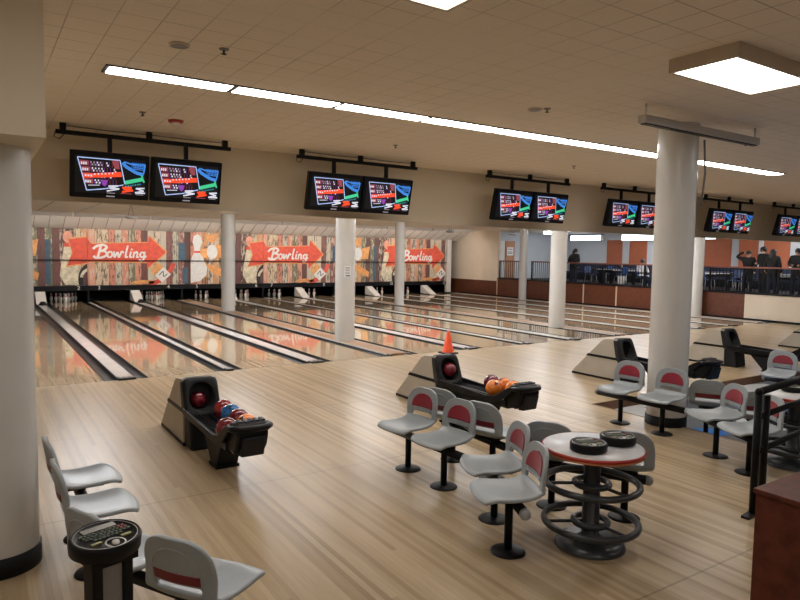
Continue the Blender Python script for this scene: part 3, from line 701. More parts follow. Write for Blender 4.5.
# ------------------------------------------------------------------ ball returns
def ball_return(x, label, hw=.17):
    t = thing('ball_return', label, 'ball return', (x,0,0), 0, 'ball returns')
    prof = [(7.52,.03),(7.50,.07),(6.93,.625),(6.86,.66),(6.62,.685),(6.60,.03)]
    b = MB(); b.prism(prof, 'x', -hw, -hw+.014); b.prism(prof, 'x', hw-.014, hw)
    b.prism([(7.50,.07),(6.93,.625),(6.86,.66),(6.62,.685),(6.62,.670),(6.855,.645),(6.92,.612),(7.49,.055)], 'x', -hw+.001, hw-.001)
    b.out('hood', M['hood'], t)
    MB().prism([(7.53,0),(7.53,.035),(6.6,.035),(6.6,0)], 'x', -hw-.004, hw+.004).out('skirt', M['black'], t)
    MB().prism([(7.235,.345),(7.195,.385),(6.6,.385),(6.6,.345)], 'x', -hw-.006, hw+.006).out('stripe', M['black'], t)
    # front shroud: inclined face with a round mouth
    b = MB(); n = 48
    def loop(w, z0, z1, yt, yb, e):
        o_ = []
        for k in range(n):
            c_, s_ = math.cos(2*PI*k/n), math.sin(2*PI*k/n)
            z = (z0+z1)/2 + math.copysign(abs(s_)**e, s_)*(z1-z0)/2; f_ = (z-.33)/(.69-.33)
            o_.append(b.b.verts.new(Vector((math.copysign(abs(c_)**e, c_)*w, yb+(yt-yb)*f_, z))))
        return o_
    R_ = [loop(hw+.008, .30, .692, 6.70, 6.62, .30), loop(hw+.010, .31, .694, 6.61, 6.46, .30), loop(hw-.02, .33, .675, 6.585, 6.435, .38), loop(.132, .365, .648, 6.60, 6.45, .85)]
    for A, B_ in zip(R_, R_[1:]):
        for k in range(n): b._f([A[k],A[(k+1)%n],B_[(k+1)%n],B_[k]], True)
    b._f(R_[0][::-1])
    b2 = MB()
    Q_ = [[b2.b.verts.new(v.co) for v in R_[-1]]]
    for dy, kk in ((.10,.97),(.22,.9)):
        Q_.append([b2.b.verts.new(Vector((v.co.x*kk, v.co.y+dy, .506+(v.co.z-.506)*kk))) for v in R_[-1]])
    for A, B_ in zip(Q_, Q_[1:]):
        for k in range(n): b2._f([A[k],A[(k+1)%n],B_[(k+1)%n],B_[k]], True)
    b2._f(Q_[-1]); b2.out('mouth', M['pit_dark'], t)
    b.out('front_shroud', M['dark_grey'], t)
    MB().prism([(6.62,.0),(6.62,.36),(6.47,.36),(6.40,.28),(6.36,.0)], 'x', -hw+.012, hw-.0).out('lower_housing', M['dark_grey'], t, bev=.03)
    # shallow tray between two raised rails
    MB().prism([(-hw+.01,.36),(-hw+.02,.345),(-.02,.325),(0,.335),(.02,.325),(hw-.02,.345),(hw-.01,.36),(hw-.01,.30),(hw-.05,.27),(-hw+.05,.27),(-hw+.01,.30)], 'y', 5.30, 6.50).out('tray', M['black'], t)
    b = MB()
    for px in (-.13,-.09,-.05,.05,.09,.13): b.tube([(px,5.4,.343),(px,6.46,.343)], .008, 6)
    b.out('track_ribs', M['dark_grey'], t)
    for q_ in (-1, 1):
        MB().prism([(6.55,.405),(5.62,.375),(5.46,.40),(5.30,.50),(5.20,.545),(5.12,.53),(5.20,.47),(5.34,.36),(5.50,.31),(6.55,.335)], 'x', min(q_*(hw-.012), q_*(hw+.018)), max(q_*(hw-.012), q_*(hw+.018))).out('side_rail', M['black'], t, bev=.01)
    MB().prism([(5.92,.02),(5.74,.02),(5.60,.27),(6.16,.27)], 'x', -.10, .10).out('pedestal', M['dark_grey'], t, bev=.012)
    MB().box(-.11, .11, 5.72, 5.94, 0, .025).out('foot', M['black'], t)
    # end unit with hand dryer
    MB().prism([(5.34,.30),(5.33,.40),(5.30,.50),(5.25,.555),(5.15,.575),(5.08,.55),(5.06,.47),(5.10,.36),(5.16,.29)], 'x', -hw+.03, hw-.03).out('end_cap', M['black'], t, bev=.025)
    MB().prism([(5.09,.46),(5.03,.455),(5.07,.29),(5.16,.28)], 'x', -.10, .10).out('dryer_panel', M['dark_grey'], t, bev=.012)
    b = MB(); [b.box(-.1+k*.05, -.07+k*.05, 5.13, 5.22, .566, .578) for k in range(5)]; b.out('dryer_vent', M['dark_grey'], t)
    MB().tube([(-hw-.0,5.18,.52),(-hw+.01,5.10,.53),(-.11,5.05,.53),(0,5.035,.53),(.11,5.05,.53),(hw-.01,5.10,.53),(hw,5.18,.52)], .028, 10).out('front_rim', M['black'], t)
    return t
DC = {i: (a+c)/2 for i, (a, c) in DIV.items()}
brl = ['carrying a row of red, blue and orange balls', 'near the traffic cone carrying orange balls', 'before the thick pillar, beside the two seats', 'just past the thick pillar', 'cut by the picture edge beyond the railing']
for k, i in enumerate((1,3,5,7,9)):
    ball_return(DC[i] - (.03 if i == 3 else .22 if i == 7 else .06 if i == 5 else 0), f'taupe and black ball return {brl[k]}')
def ball(x, y, z, m, label, r=.0975):
    b = MB(); b.sphere(r, (0,0,0), 28, 18)
    o = b.out('bowling_ball', m); o.location = (x,y,z); o.rotation_euler = (random.uniform(-.6,.6), random.uniform(-.8,.2), random.uniform(0,6))
    b = MB()
    for d in ((.12,.0),(-.06,.12),(-.06,-.12)):
        dd = Vector((d[0],d[1],1)).normalized()
        T = Matrix.Translation(dd*(r-.002)) @ dd.to_track_quat('Z','Y').to_matrix().to_4x4()
        b.lathe([(0,.0035),(.0105,.003),(.0115,0)], 10, (0,0,0), T)
    b.out('finger_holes', M['black'], o)
    return tag(o, label, 'bowling ball', 'balls on the ball returns')
zb = .35 + .0975
x1 = DC[1]; x2 = DC[3]
ball(x1+.10, 6.14, zb, M['ball_red'], 'crimson ball at the back of the row on the first ball return')
ball(x1+.10, 5.925, zb, M['ball_blue'], 'blue bowling ball in the row on the first ball return')
ball(x1+.10, 5.71, zb, M['ball_maroon'], 'maroon ball between the blue and the orange ball')
ball(x1+.10, 5.495, zb, M['ball_orange'], 'single orange ball behind the end cap of the first ball return')
ball(x1-.095, 5.455, zb, M['ball_maroon'], 'maroon ball alone on the outer side of the first ball return tray')
ball(x1-.01, 6.64, .46, M['ball_maroon'], 'dark ball deep inside the mouth of the first ball return', .085)
ball(x2+.10, 5.86, zb, M['ball_maroon'], 'maroon ball behind the orange balls on the ball return near the cone')
ball(x2+.10, 5.645, zb, M['ball_orange'], 'orange ball touching the maroon ball on the ball return near the cone')
ball(x2-.095, 5.60, zb, M['ball_orange'], 'frontmost orange ball with finger holes on the ball return near the cone')
ball(x2+.07, 5.445, zb, M['ball_orange'], 'orange ball against the end cap of the ball return near the cone')
ball(x2, 6.57, .50, M['ball_maroon'], 'maroon ball in the mouth of the ball return near the cone', .09)

# ------------------------------------------------------------------ moulded chairs
def chair_mesh():
    prof = [(.235,.392),(.228,.408),(.205,.417),(.16,.415),(.10,.409),(.04,.405),(-.03,.404),(-.09,.409),(-.135,.42),(-.165,.44),(-.180,.462),(-.1855,.476),(-.190,.495),(-.193,.508),(-.1965,.525),(-.202,.56),(-.209,.60),(-.215,.635),(-.220,.67),(-.224,.695),(-.227,.714),(-.229,.727),(-.230,.734)]
    nv = 17; bm = bmesh.new(); rows = []
    for i, (px, pz) in enumerate(prof):
        if pz < .46: # seat
            u = (px+.17)/.40
            hw = .195 + .022*min(1, max(0, u))
            if px > .15: hw *= math.sqrt(max(.02, 1-((px-.15)/.094)**3*.34))
        else:
            hw = .198
            hw = .203
            if pz > .545: hw = .203*(max(.0, 1-((pz-.545)/.192)**3.1))**(1/2.7)
        row = []
        for k in range(nv):
            v = -1+2*k/(nv-1); y = v*hw
            dx = dz = 0
            if pz < .46: dz = .022*abs(v)**3 if px < .19 else .005*abs(v)**3
            if pz < .46 and px > .0: dx = -.03*max(0, (px-.12)/.115)*v*v
            if pz >= .44: dx += .030*v*v*min(1,(pz-.44)/.1)*(hw/.198)**2
            row.append(bm.verts.new((px+dx, y, pz+dz)))
        rows.append(row)
    for i in range(len(rows)-1):
        for k in range(nv-1):
            zc = (prof[i][1]+prof[i+1][1])/2; yc = -1+2*(k+.5)/(nv-1)
            if .470 < zc < .516 and abs(yc) < .66: continue
            f = bm.faces.new((rows[i][k], rows[i][k+1], rows[i+1][k+1], rows[i+1][k])); f.smooth = True
    bmesh.ops.recalc_face_normals(bm, faces=bm.faces[:])
    me = bpy.data.meshes.new('seat_shell'); bm.to_mesh(me); bm.free(); me.materials.append(M['seat'])
    return me
def make_chair():
    t = thing('lounge_chair', 'x', 'chair')
    s = bpy.data.objects.new('seat_shell', chair_mesh()); COL.objects.link(s); s.parent = t
    md = s.modifiers.new('thick', 'SOLIDIFY'); md.thickness = .026; md.offset = 0
    md = s.modifiers.new('smooth', 'SUBSURF'); md.levels = 1; md.render_levels = 2
    def bx(z): return -.190 - (z-.495)*.166
    def patch(z0, z1, w, m, name, side, arch):
        b = MB(); nu, nv2 = 12, 14; g = []
        for i in range(nu+1):
            z = z0+(z1-z0)*i/nu; h = w*(math.sqrt(max(0, 1-(i/nu)**2.6)) if arch else 1); row = []
            for k in range(nv2+1):
                v = -1+2*k/nv2; y = v*h
                row.append(b.b.verts.new(Vector((bx(z) + .030*(y/.198)**2 + side, y, z))))
            g.append(row)
        for i in range(nu):
            for k in range(nv2): b._f([g[i][k],g[i][k+1],g[i+1][k+1],g[i+1][k]], True)
        o = b.out(name, M[m], t)
        md = o.modifiers.new('thick', 'SOLIDIFY'); md.thickness = .006; md.offset = 0
        return o
    patch(.556, .684, .138, 'insert', 'backrest_insert', .0150, True)
    patch(.521, .566, .132, 'maroon', 'rear_strip', -.0150, False)
    b = MB()
    for z in (.524, .535, .546):
        b.tube([(bx(z)+.030*(y/.198)**2+.0135, y, z) for y in [-.12+.02*k for k in range(13)]], .004, 6)
    b.out('backrest_ribs', M['seat'], t)
    b = MB(); pts = []
    for k in range(15):
        th = PI*k/14; z = .565+.118*math.sin(th); y = .138*math.cos(th)
        pts.append((bx(z)+.030*(y/.198)**2-.0135, y, z))
    b.tube(pts, .005, 6).out('rear_contour', M['seat'], t)
    MB().box(-.12, .12, -.09, .09, .372, .392).out('seat_bracket', M['black_metal'], t, bev=.006)
    MB().tube([(-.01,0,.02),(-.01,0,.385)], .028, 14).out('pedestal', M['black_metal'], t)
    MB().lathe([(0,.024),(.04,.024),(.10,.014),(.118,.006),(.12,0),(0,0)], 28, (-.01,0,0)).out('floor_plate', M['black_metal'], t)
    return t
CH = None
def chair(x, y, rz, label, z=0):
    global CH
    if CH is None:
        CH = make_chair(); c = CH
    else: c = dup(CH)
    c.location = (x,y,z); c.rotation_euler = (0,0,math.radians(rz)); c['label'] = label; c['category'] = 'chair'; c['group'] = 'moulded grey seats on steel beams'
    return c
def beam(p0, p1, label, z=.328, dz=0):
    d = Vector((p1[0]-p0[0], p1[1]-p0[1], 0)); L = d.length
    t = thing('seat_beam', label, 'seat beam', (p0[0],p0[1],dz), math.atan2(d.y, d.x), 'steel beams under the seats')
    MB().tube([(0,0,z),(L,0,z)], .036, 14).out('tube', M['black_metal'], t)
    for e in (0, L): MB().sphere(.039, (e,0,z), 14, 8).out('end_knob', M['unlit'] if e == 0 else M['seat'], t)
chair(3.31, 4.85, 188, 'grey seat with red insert, closest to the hood of the ball return near the cone')
chair(3.315, 4.31, 186, 'grey seat with red insert at the knobbed beam end, second before the round table')
beam((3.28,5.18), (3.32,4.02), 'black beam under the two seats behind the second ball return')
chair(3.86, 4.86, 12, 'grey seat seen from behind, its back just past the first red insert seat')
chair(3.83, 4.25, 15, 'grey seat seen from behind under the orange balls, next to the ball return post')
beam((3.87,5.02), (3.82,4.03), 'black beam under the two seats facing the far lanes')
chair(3.23, 3.57, 158, 'grey seat with red insert facing away from the round table, farther of two')
chair(2.95, 3.115, 156, 'grey seat with red insert on a round floor plate, in front of the round table')
beam((3.34,3.83), (2.93,2.93), 'black beam with pale round end knob under the seats beside the round table')
chair(3.82, 3.53, 31, 'dark backed grey seat seen from behind, half hidden by the round table top')
chair(4.13, 3.075, 36, 'grey seat behind the round table, beside the black score consoles')
beam((3.72,3.70), (4.18,2.91), 'black beam behind the round table with a knob beyond its edge')
chair(6.455, 4.92, 187, 'grey seat with red insert just before the thick pillar, by the ball return')
chair(6.465, 4.36, 184, 'grey seat with red insert directly in front of the thick pillar')
beam((6.41,5.22), (6.46,4.05), 'black beam under the two seats before the thick pillar')
chair(6.22, 3.58, 153, 'grey seat with red insert at the edge of the blue carpet, past the thick pillar')
chair(5.99, 3.12, 152, 'grey seat with red insert right behind the black handrail posts')
beam((6.36,3.84), (5.9,2.95), 'black beam under the seats behind the handrail')
chair(7.17, 4.25, 32, 'dark backed grey seat seen from behind on the carpet past the thick pillar', PIT)
chair(6.98+.06, 3.62, 38, 'grey seat beside the cut off table behind the handrail', PIT)
chair(9.94, 4.80, 192, 'grey seat with red insert far off on the carpet, above the black handrail', PIT)
chair(10.5, 4.95, 5, 'grey seat at the picture edge behind the far red insert seat', PIT)
chair(9.98, 4.25, 188, 'grey seat with red insert at the picture edge above the handrail', PIT)
beam((9.94,5.0), (9.98,4.1), 'black beam under the far seats on the carpet', dz=PIT)
chair(.58, 4.82, 2, 'grey seat farther along beside the near pillar, its back against the pillar edge')
chair(.58, 4.25, 0, 'grey seat beside the near pillar, in front of another one, behind the keypad console')
beam((.56,4.95), (.56,3.95), 'black beam under the two seats beside the near pillar')
chair(.60, 3.47, 24, 'grey seat mostly hidden behind the keypad console')
chair(.88, 2.97, 34, 'grey seat seen from behind at the bottom edge, beside the keypad console')
beam((.52,3.62), (.96,2.82), 'black beam under the seats beside the keypad console')

# ------------------------------------------------------------------ round tables and consoles
def round_table(x, y, label):
    t = thing('round_table', label, 'table', (x,y,0), 0, 'round tables with ring pedestals')
    top = MB().lathe([(0,.702),(.335,.702),(.338,.695),(0,.695)], 56).out('table_top', M['table_top'], t)
    MB().lathe([(.337,.703),(.345,.698),(.346,.682),(.338,.680)], 56).out('red_edge', M['red_edge'], t)
    MB().lathe([(.338,.68),(.343,.678),(.343,.668),(.33,.664)], 56).out('copper_edge', M['copper'], t)
    MB().lathe([(0,.664),(.332,.664),(.335,.695),(0,.695)], 56).out('underside', M['black'], t)
    MB().lathe([(.24,0),(.24,.008),(.225,.035),(.19,.055),(.09,.065),(.06,.08),(.055,.664)], 36).out('pedestal', M['ring'], t)
    for z in (.44, .17):
        MB().torus(.315, .023, z).out('large_ring', M['ring'], t); MB().torus(.115, .022, z, 32).out('small_ring', M['ring'], t)
        for k in range(3):
            a = 2*PI*k/3+.5; MB().tube([(.05*math.cos(a),.05*math.sin(a),z),(.315*math.cos(a),.315*math.sin(a),z)], .012, 8).out('spoke', M['ring'], t)
    return t
round_table(3.52, 2.89, 'round grey table with red edge and dark ring pedestal holding two score consoles')
round_table(6.62, 3.03, 'round red edged table cut by the picture edge behind the handrail')
def console(x, y, z, rz, label, tilt=0, k=1.0):
    t = thing('score_console', label, 'score console', (x,y,z), rz, 'round score consoles')
    t.rotation_euler = (tilt, 0, rz); t.scale = (k,k,k)
    MB().lathe([(0,0),(.112,0),(.124,.008),(.126,.05),(.120,.060),(.116,.061),(.112,.056),(0,.056)], 44, sy=.92).out('body', M['black'], t)
    MB().lathe([(.1085,.0575),(.1115,.0585),(.1085,.0592)], 44, sy=.92).out('trim_ring', M['cap_grey'], t)
    MB().box(-.062, .062, .042, .074, .056, .0595).out('display', M['display'], t)
    for r in range(4):
        for c in range(11 if r < 3 else 7):
            u = -.078+c*.0155 + r*.004; 
            if r == 3: u += .02
            red = c > 8 and r < 2
            MB().box(u-.0055, u+.0055, .024-r*.0155, .034-r*.0155, .056, .0605).out('key', M['key_red'] if red else M['key_green'], t)
    for u in (-.055, .055): MB().box(u-.018, u+.018, -.048, -.036, .056, .0605).out('wide_key', M['key_yellow'], t)
    MB().lathe([(.034,.0565),(.036,.059),(.030,.0595)], 28, (0,-.072,0)).out('dial_ring', M['cap_grey'], t)
    MB().lathe([(0,.065),(.012,.064),(.014,.0565)], 16, (0,-.072,0)).out('centre_button', M['cap_grey'], t)
    return t
cz = .703
console(3.40, 2.83, cz, math.radians(-20), 'black round score console lying nearer on the round table', 0, 1.0)
console(3.715, 2.84, cz, math.radians(-20), 'black round score console farther back at the table edge', 0, 1.0)
console(6.72, 3.1, cz, math.radians(-20), 'black score console on the cut off table behind the handrail', 0, .88)
t = console(.37, 2.5, .90, math.radians(18), 'large keypad score console with green keys on a black stand, beside the near seats', math.radians(6), 1.0)
t = thing('console_stand', 'black twin post stand with a grey panel under the keypad console', 'stand', (.38,2.5,0), math.radians(14))
for s in (-1, 1): MB().box(s*.055-.019, s*.055+.019, -.045, .045, .02, .875).out('post', M['black_metal'], t, bev=.008)
MB().box(-.036, .036, -.03, .03, .04, .85).out('panel', M['unlit'], t)
MB().box(-.085, .085, -.06, .06, .86, .888).out('head_plate', M['black_metal'], t)
MB().lathe([(0,.02),(.16,.018),(.18,.0),(0,0)], 28).out('floor_plate', M['black_metal'], t)

# ------------------------------------------------------------------ cone, counter, handrail
t = thing('traffic_cone', 'orange traffic cone standing at the foul line', 'traffic cone', (7.95,10.25,0))
MB().box(-.155, .155, -.155, .155, 0, .03).out('base', M['rubber'], t, bev=.015)
MB().lathe([(.125,.03),(.115,.045),(.028,.45),(.02,.455),(0,.45)], 24).out('cone_body', M['cone'], t)
t = thing('counter', 'dark mahogany counter block cut by the lower picture corner', 'counter', (0,0,0))
MB().box(3.40, 4.6, .2, 1.72, 0, .775).out('cabinet', M['mahogany'], t); MB().box(3.385, 4.61, .19, 1.73, .775, .80).out('counter_top', M['mahogany'], t, bev=.004)
t = thing('handrail', 'black steel handrail with three rails behind the mahogany counter', 'handrail', (5.04,2.57,0), math.atan(.12))
L = 2.2
for k, (px, h) in enumerate(((0,.955),(.16,.93),(1.1,.93),(L,.93))): MB().tube([(px,0,.01),(px,0,h)], .028, 12).out('post', M['black_metal'], t)
for z in (.975, .775, .50): MB().tube([(-.0 if z > .9 else .0,0,z),(L,0,z)], .028 if z > .9 else .023, 12).out('rail', M['black_metal'], t)
MB().sphere(.031, (0,0,.975), 12, 8).out('corner_elbow', M['black_metal'], t)
MB().box(-.14, .06, -.03, .03, 0, .02).out('foot', M['black_metal'], t)

# ------------------------------------------------------------------ railings of the concourse
bal = MB().box(-.009, .009, -.009, .009, .93, 1.70).mesh('baluster', M['black_metal'])
def railing(y0, y1, label):
    t = thing('railing', label, 'railing', (XW+.08,0,0), 0, 'concourse railings')
    MB().box(-.04, .04, y0, y1, 1.70, 1.75).out('top_rail', M['rail_wood'], t, bev=.012)
    MB().box(-.02, .02, y0, y1, .905, .935).out('bottom_rail', M['black_metal'], t)
    n = max(1, round((y1-y0)/2.0))
    for k in range(n+1):
        yy = y0+.03+(y1-y0-.06)*k/n; MB().box(-.025, .025, yy-.025, yy+.025, .9, 1.70).out('post', M['black_metal'], t)
    m_ = int((y1-y0)/.12)
    for k in range(1, m_):
        o = bpy.data.objects.new('baluster', bal); COL.objects.link(o); o.parent = t; o.location = (0, y0+(y1-y0)*k/m_, 0)
railing(21.85, 23.40, 'short black railing with wooden handrail in front of the brown door')
railing(13.25, 21.25, 'long black railing with wooden handrail between two white pillars')
railing(8.1, 12.7, 'black railing with wooden handrail in front of the standing people')

# ------------------------------------------------------------------ concourse furnishings
def light_box(y0, y1, z0, z1, label):
    t = thing('light_box', label, 'light box', (26.998,0,0), 0, 'lit boxes on the concourse wall')
    MB().box(-.2, 0, y0, y1, z0, z1).out('housing', M['cap_grey'], t); MB().box(-.215, -.2, y0+.03, y1-.03, z0+.02, z1-.02).out('lit_face', M['lightbox'], t)
    MB().box(-.23, 0, y0-.02, y1+.02, z1, z1+.03).out('lid', M['blue_seat'], t)
light_box(22.0, 24.05, 2.83, 3.12, 'bluish lit box over the person by the long railing')
light_box(18.9, 20.75, 2.80, 3.13, 'wide white lit box beside the thick pillar')
light_box(15.85, 17.6, 2.83, 3.05, 'white lit box just past the thick pillar')
light_box(10.5, 14.45, 2.86, 3.02, 'long thin lit box over the group of people')
for k, (a, c, w) in enumerate(((20.82,21.75,'first, beyond the long railing'),(19.4,20.4,'second, behind the seated person'),(15.25,16.5,'just past the thick pillar'),(14.12,14.92,'behind the pair of people'),(12.88,13.9,'behind the long haired person'),(11.2,12.5,'behind the person at the picture edge'))):
    t = thing('wall_panel', f'tall burnt orange panel on the concourse wall, {w}', 'wall panel', (27,0,0), 0, 'orange wall panels')
    MB().box(-.03, 0, a, c, .82, 2.96 if k > 1 else 2.85).out('board', M['orange'], t)
    MB().box(-.036, -.002, c, c+.03, .82, 2.9).out('edge_trim', M['steel'], t)
t = thing('small_screen', 'small blue screen beside the lit box over the long railing', 'screen', (27,24.62,2.98))
MB().box(-.06, 0, -.22, .22, -.2, .2).out('casing', M['black'], t); MB().box(-.066, -.06, -.19, .19, -.17, .17).out('display', M['scr_blue'], t)
def cafe_table(x, y, label):
    t = thing('cafe_table', label, 'table', (x,y,.80), 0, 'concourse tables')
    MB().lathe([(0,.62),(.36,.62),(.37,.635),(.36,.65),(0,.65)], 28).out('table_top', M['dark_grey'], t); MB().lathe([(.22,0),(.21,.02),(.04,.05),(.035,.62)], 18).out('pedestal', M['black_metal'], t)
def cafe_chair(x, y, rz, label):
    t = thing('cafe_chair', label, 'chair', (x,y,.80), rz, 'blue concourse chairs')
    MB().box(-.19, .19, -.19, .19, .395, .42).out('seat', M['blue_seat'], t, bev=.01)
    MB().prism([(-.17,.50),(-.21,.78),(-.235,.78),(-.195,.50)], 'y', -.19, .19).out('backrest', M['blue_seat'], t, bev=.008)
    for sx in (-1, 1):
        for sy in (-1, 1): MB().tube([(sx*.19,sy*.18,0),(sx*.16,sy*.16,.40)], .012, 8).out('leg', M['steel'], t)
    for sy in (-1, 1): MB().tube([(-.17,sy*.16,.39),(-.205,sy*.16,.7)], .011, 8).out('back_upright', M['steel'], t)
cafe_chair(22.6, 21.1, PI*.9, 'blue chair in profile behind the railing between two pillars')
def games_table(x, y, L, label):
    t = thing('games_table', label, 'games table', (x,y,.80), 0, 'dark games tables')
    MB().box(-.45, .45, -L/2, L/2, .50, .68).out('cabinet', M['black'], t, bev=.015)
    MB().box(-.38, .38, -L/2+.07, L/2-.07, .68, .69).out('playfield', M['blue_seat'], t)
    MB().box(-.47, -.455, -L/2, L/2, .60, .66).out('score_strip', M['cap_grey'], t)
    for sx in (-1, 1):
        for sy in (-1, 1): MB().box(sx*.38-.05, sx*.38+.05, sy*(L/2-.12)-.05, sy*(L/2-.12)+.05, 0, .50).out('leg', M['black'], t)
games_table(23.9, 18.4, 2.0, 'long dark games table behind the long railing, beyond the pale bin')
games_table(24.0, 14.2, 1.8, 'dark games table behind the thick pillar on the concourse')
games_table(23.4, 11.1, 1.6, 'dark games table behind the standing people')
for (xx, yy, w) in ((22.5,18.25,'beside the person by the long railing'),(22.5,15.35,'near the seated person'),(22.6,12.9,'before the standing pair'),(24.6,20.6,'far back near the wall')): cafe_table(xx, yy, f'dark round table on the concourse {w}')
for (xx, yy, r, w) in ((22.5,17.4,1.5,'facing the long railing table'),(22.5,18.95,-1.6,'beside the dark table by the long railing'),(22.45,14.65,1.5,'by the seated person table'),(22.5,12.3,1.6,'first behind the last railing'),(23.3,13.0,3.1,'second behind the last railing'),(22.7,13.65,-1.4,'third behind the last railing'),(24.7,19.9,1.5,'far back near the wall')): cafe_chair(xx, yy, r, f'navy blue chair on the concourse {w}')
for (y0, y1, w) in ((20.9,24.0,'under the bluish lit box'),(16.7,20.6,'under the wide lit box'),(12.0,16.5,'behind the standing people')):
    t = thing('wall_bench', f'long dark upholstered bench along the concourse wall {w}', 'bench', (26.6,0,.80), 0, 'dark wall benches')
    MB().box(-.3, .3, y0, y1, .0, .32).out('plinth', M['black'], t); MB().box(-.32, .3, y0, y1, .32, .42).out('seat_cushion', M['cloth_navy'], t, bev=.02); MB().box(.16, .34, y0, y1, .42, .85).out('back_cushion', M['cloth_navy'], t, bev=.02)
o = thing('storage_bin', 'pale grey bin standing behind the long railing', 'bin', (22.0,16.95,.80)); MB().lathe([(0,0),(.14,0),(.19,.42),(.185,.43),(.13,.02)], 20).out('bin_body', M['cap_grey'], o); MB().lathe([(.182,.42),(.2,.43),(.19,.445)], 20).out('rim', M['seat'], o)

# ------------------------------------------------------------------ people
def person(loc, rz, label, joints, rad, edges, top, leg, hair=True, long_hair=False, waist=.72, k=.9, head=None, headz=1.42, hood=None):
    t = thing('person', label, 'person', loc, rz)
    me = bpy.data.meshes.new('body'); me.from_pydata(joints, edges, []); me.update()
    o = bpy.data.objects.new('body', me); COL.objects.link(o)
    sk = o.modifiers.new('skin', 'SKIN'); sk.use_smooth_shade = True
    for i, r in enumerate(rad): me.skin_vertices[0].data[i].radius = r if isinstance(r, tuple) else (r, r)
    me.skin_vertices[0].data[0].use_root = True
    o.modifiers.new('sub', 'SUBSURF').levels = 2
    bpy.context.view_layer.update()
    m2 = bpy.data.meshes.new_from_object(o.evaluated_get(bpy.context.evaluated_depsgraph_get()))
    bpy.data.objects.remove(o)
    m2.materials.clear(); [m2.materials.append(q) for q in (top, leg, M['skin'], M['rubber'])]
    hc = Vector(head); hands = [Vector(joints[i]) for i in HANDS]
    for p in m2.polygons:
        c = p.center
        if (c-hc).length < .15 and c.z > hc.z-.13: p.material_index = 2
        elif any((c-h).length < .07 for h in hands): p.material_index = 2
        elif c.z < .07: p.material_index = 3
        elif c.z < waist: p.material_index = 1
        else: p.material_index = 0
        p.use_smooth = True
    body = bpy.data.objects.new('body', m2); COL.objects.link(body); body.parent = t
    T = Matrix.Translation(hc)
    if hair:
        b = MB(); b.sphere(.108, (0.0,-.018,.03), 18, 12, T, (1,1.05,1.0))
        if long_hair: b.sphere(.12, (0,-.05,-.10), 16, 10, T, (1.0,.75,1.5))
        b.out('hair', M['hair'], body)
    b = MB(); b.sphere(.016, (0,.105,-.03), 8, 6, T, (.9,1,1.3)); b.out('nose', M['skin'], body)
    b = MB(); [b.sphere(.011, (s*.034,.092,.0), 8, 6, T) for s in (-1,1)]; b.out('eyes', M['ink'], body)
    b = MB(); b.box(-.022,.022,.088,.1,-.068,-.06, T); b.out('mouth', M['maroon'], body)
    if hood:
        MB().sphere(.13, (0,-.03,.0), 18, 12, T, (1,1.05,1.15)).out('hood', hood, body)
    t.scale = (k,k,k)
    return t
# joints: 0 pelvis 1 chest 2 neck 3 head 4 crown | shoulders, arms | legs
HANDS = (8, 12)
E_ = [(0,1),(1,2),(2,3),(3,4),(1,5),(5,6),(6,7),(7,8),(1,9),(9,10),(10,11),(11,12),(0,13),(13,14),(14,15),(15,16),(0,17),(17,18),(18,19),(19,20)]
RAD = [(.18,.13),(.215,.15),.06,.095,.075,.09,.065,.05,.038,.09,.065,.05,.038,.11,.08,.06,.045,.11,.08,.06,.045]
def stand(la, ra, lean=0, turn=0):
    J = [(0,0,.92),(0,lean*.4,1.28),(0,lean*.8,1.46),(0,lean,1.58),(0,lean,1.66)]
    J += [(-.19,lean*.5,1.38)] + la + [(.19,lean*.5,1.38)] + ra
    J += [(-.10,0,.84),(-.11,.02,.47),(-.12,-.02,.07),(-.13,.11,.035),(.10,0,.84),(.11,.02,.47),(.12,-.02,.07),(.13,.11,.035)]
    return J
down_l = [(-.25,.0,1.12),(-.25,.08,.90),(-.24,.12,.82)]; down_r = [(.25,.0,1.12),(.25,.08,.90),(.24,.12,.82)]
fold_l = [(-.26,.02,1.14),(-.12,.22,1.10),(-.05,.25,1.10)]; fold_r = [(.26,.02,1.14),(.12,.22,1.10),(.05,.25,1.13)]
up_l = [(-.40,.0,1.46),(-.22,-.02,1.62),(-.14,-.02,1.64)]
person((21.75,19.25,.8), PI*-.5, 'person in dark jacket standing with bowed head behind the long railing', stand(fold_l, fold_r, .08), RAD, E_, M['cloth_black'], M['cloth_navy'], head=(0,.08,1.58))
person((22.0,11.82,.8), PI*.62, 'person in black top raising an elbow behind the head, by the last railing', stand(down_l, [(.42,.02,1.46),(.24,-.06,1.62),(.12,-.08,1.63)], .0), RAD, E_, M['cloth_black'], M['cloth_black'], head=(0,0,1.58), k=.87)
person((22.0,11.30,.8), PI*.35, 'taller person in black leaning towards the one with raised elbow', stand(down_l, fold_r, .06), RAD, E_, M['cloth_black'], M['cloth_black'], head=(0,.06,1.58), k=.95)
person((21.7,10.86,.8), -PI*.5, 'person with long dark hair in a black jacket seen from behind, by the last railing', stand(down_l, down_r), RAD, E_, M['cloth_black'], M['cloth_navy'], head=(0,0,1.58), long_hair=True, k=.9)
person((21.95,10.22,.8), PI*.55, 'person in dark top with folded arms at the picture edge, facing the lanes', stand(fold_l, fold_r), RAD, E_, M['cloth_black'], M['cloth_navy'], head=(0,0,1.58), k=.92)
person((22.2,19.72,.8), PI*-.4, 'second person in black half behind the pillar, bending over beside the bowed one', stand(fold_l, down_r, .14), RAD, E_, M['cloth_black'], M['cloth_black'], head=(0,.14,1.58), k=.86)
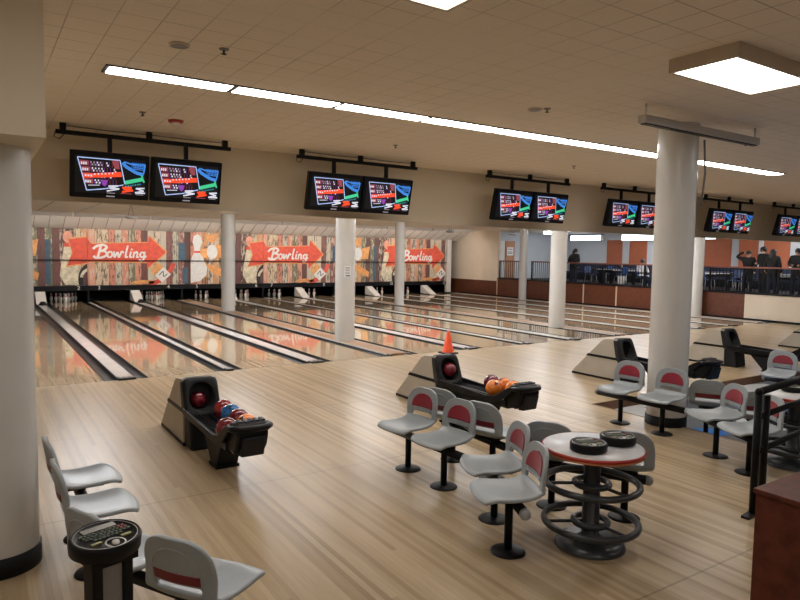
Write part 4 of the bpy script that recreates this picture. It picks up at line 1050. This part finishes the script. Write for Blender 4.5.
J = [(0,0,.46),(0,.02,.82),(0,.04,1.0),(0,.08,1.12),(0,.08,1.20),(-.19,.02,.92),(-.25,.08,.70),(-.14,.28,.66),(-.08,.34,.67),(.19,.02,.92),(.25,.08,.70),(.14,.28,.66),(.08,.34,.67),
     (-.10,.06,.45),(-.11,.42,.46),(-.11,.42,.08),(-.11,.54,.035),(.10,.06,.45),(.11,.42,.46),(.11,.42,.08),(.11,.54,.035)]
person((22.45,16.35,.8), PI*.9, 'seated person in a pale striped jacket behind the long railing', J, RAD, E_, M['cloth_grey'], M['cloth_navy'], head=(0,.08,1.12), waist=.5, k=.92)
cafe_chair(22.42, 16.3, PI*.9+PI/2, 'navy chair carrying the seated person in the pale jacket')

# ------------------------------------------------------------------ world, camera, view
w = bpy.data.worlds.new('room air'); SC.world = w; w.use_nodes = True
w.node_tree.nodes['Background'].inputs['Color'].default_value = (.6,.65,.75,1); w.node_tree.nodes['Background'].inputs['Strength'].default_value = .02
F, yaw, pitch, roll, H = 643.51, .5832, .0719, .0157, 1.9995
cam = bpy.data.cameras.new('camera'); co = bpy.data.objects.new('camera', cam); COL.objects.link(co); SC.camera = co
f = Vector((math.sin(yaw)*math.cos(pitch), math.cos(yaw)*math.cos(pitch), -math.sin(pitch)))
r0 = Vector((math.cos(yaw), -math.sin(yaw), 0)); u0 = r0.cross(f)
r = r0*math.cos(roll)+u0*math.sin(roll); u = -r0*math.sin(roll)+u0*math.cos(roll)
m3 = Matrix((r, u, -f)).transposed()
co.matrix_world = Matrix.Translation((0,0,H)) @ m3.to_4x4()
cam.sensor_fit = 'HORIZONTAL'; cam.sensor_width = 36; cam.lens = F/800*36; cam.clip_start = .05; cam.clip_end = 100
vs = SC.view_settings
vs.view_transform = 'Standard'; vs.look = 'None'; vs.gamma = 1; vs.use_curve_mapping = False; vs.exposure = 0.0
SC.cycles.use_denoising = True
SC.cycles.max_bounces = 8; SC.cycles.diffuse_bounces = 6
SC.cycles.sample_clamp_indirect = 6
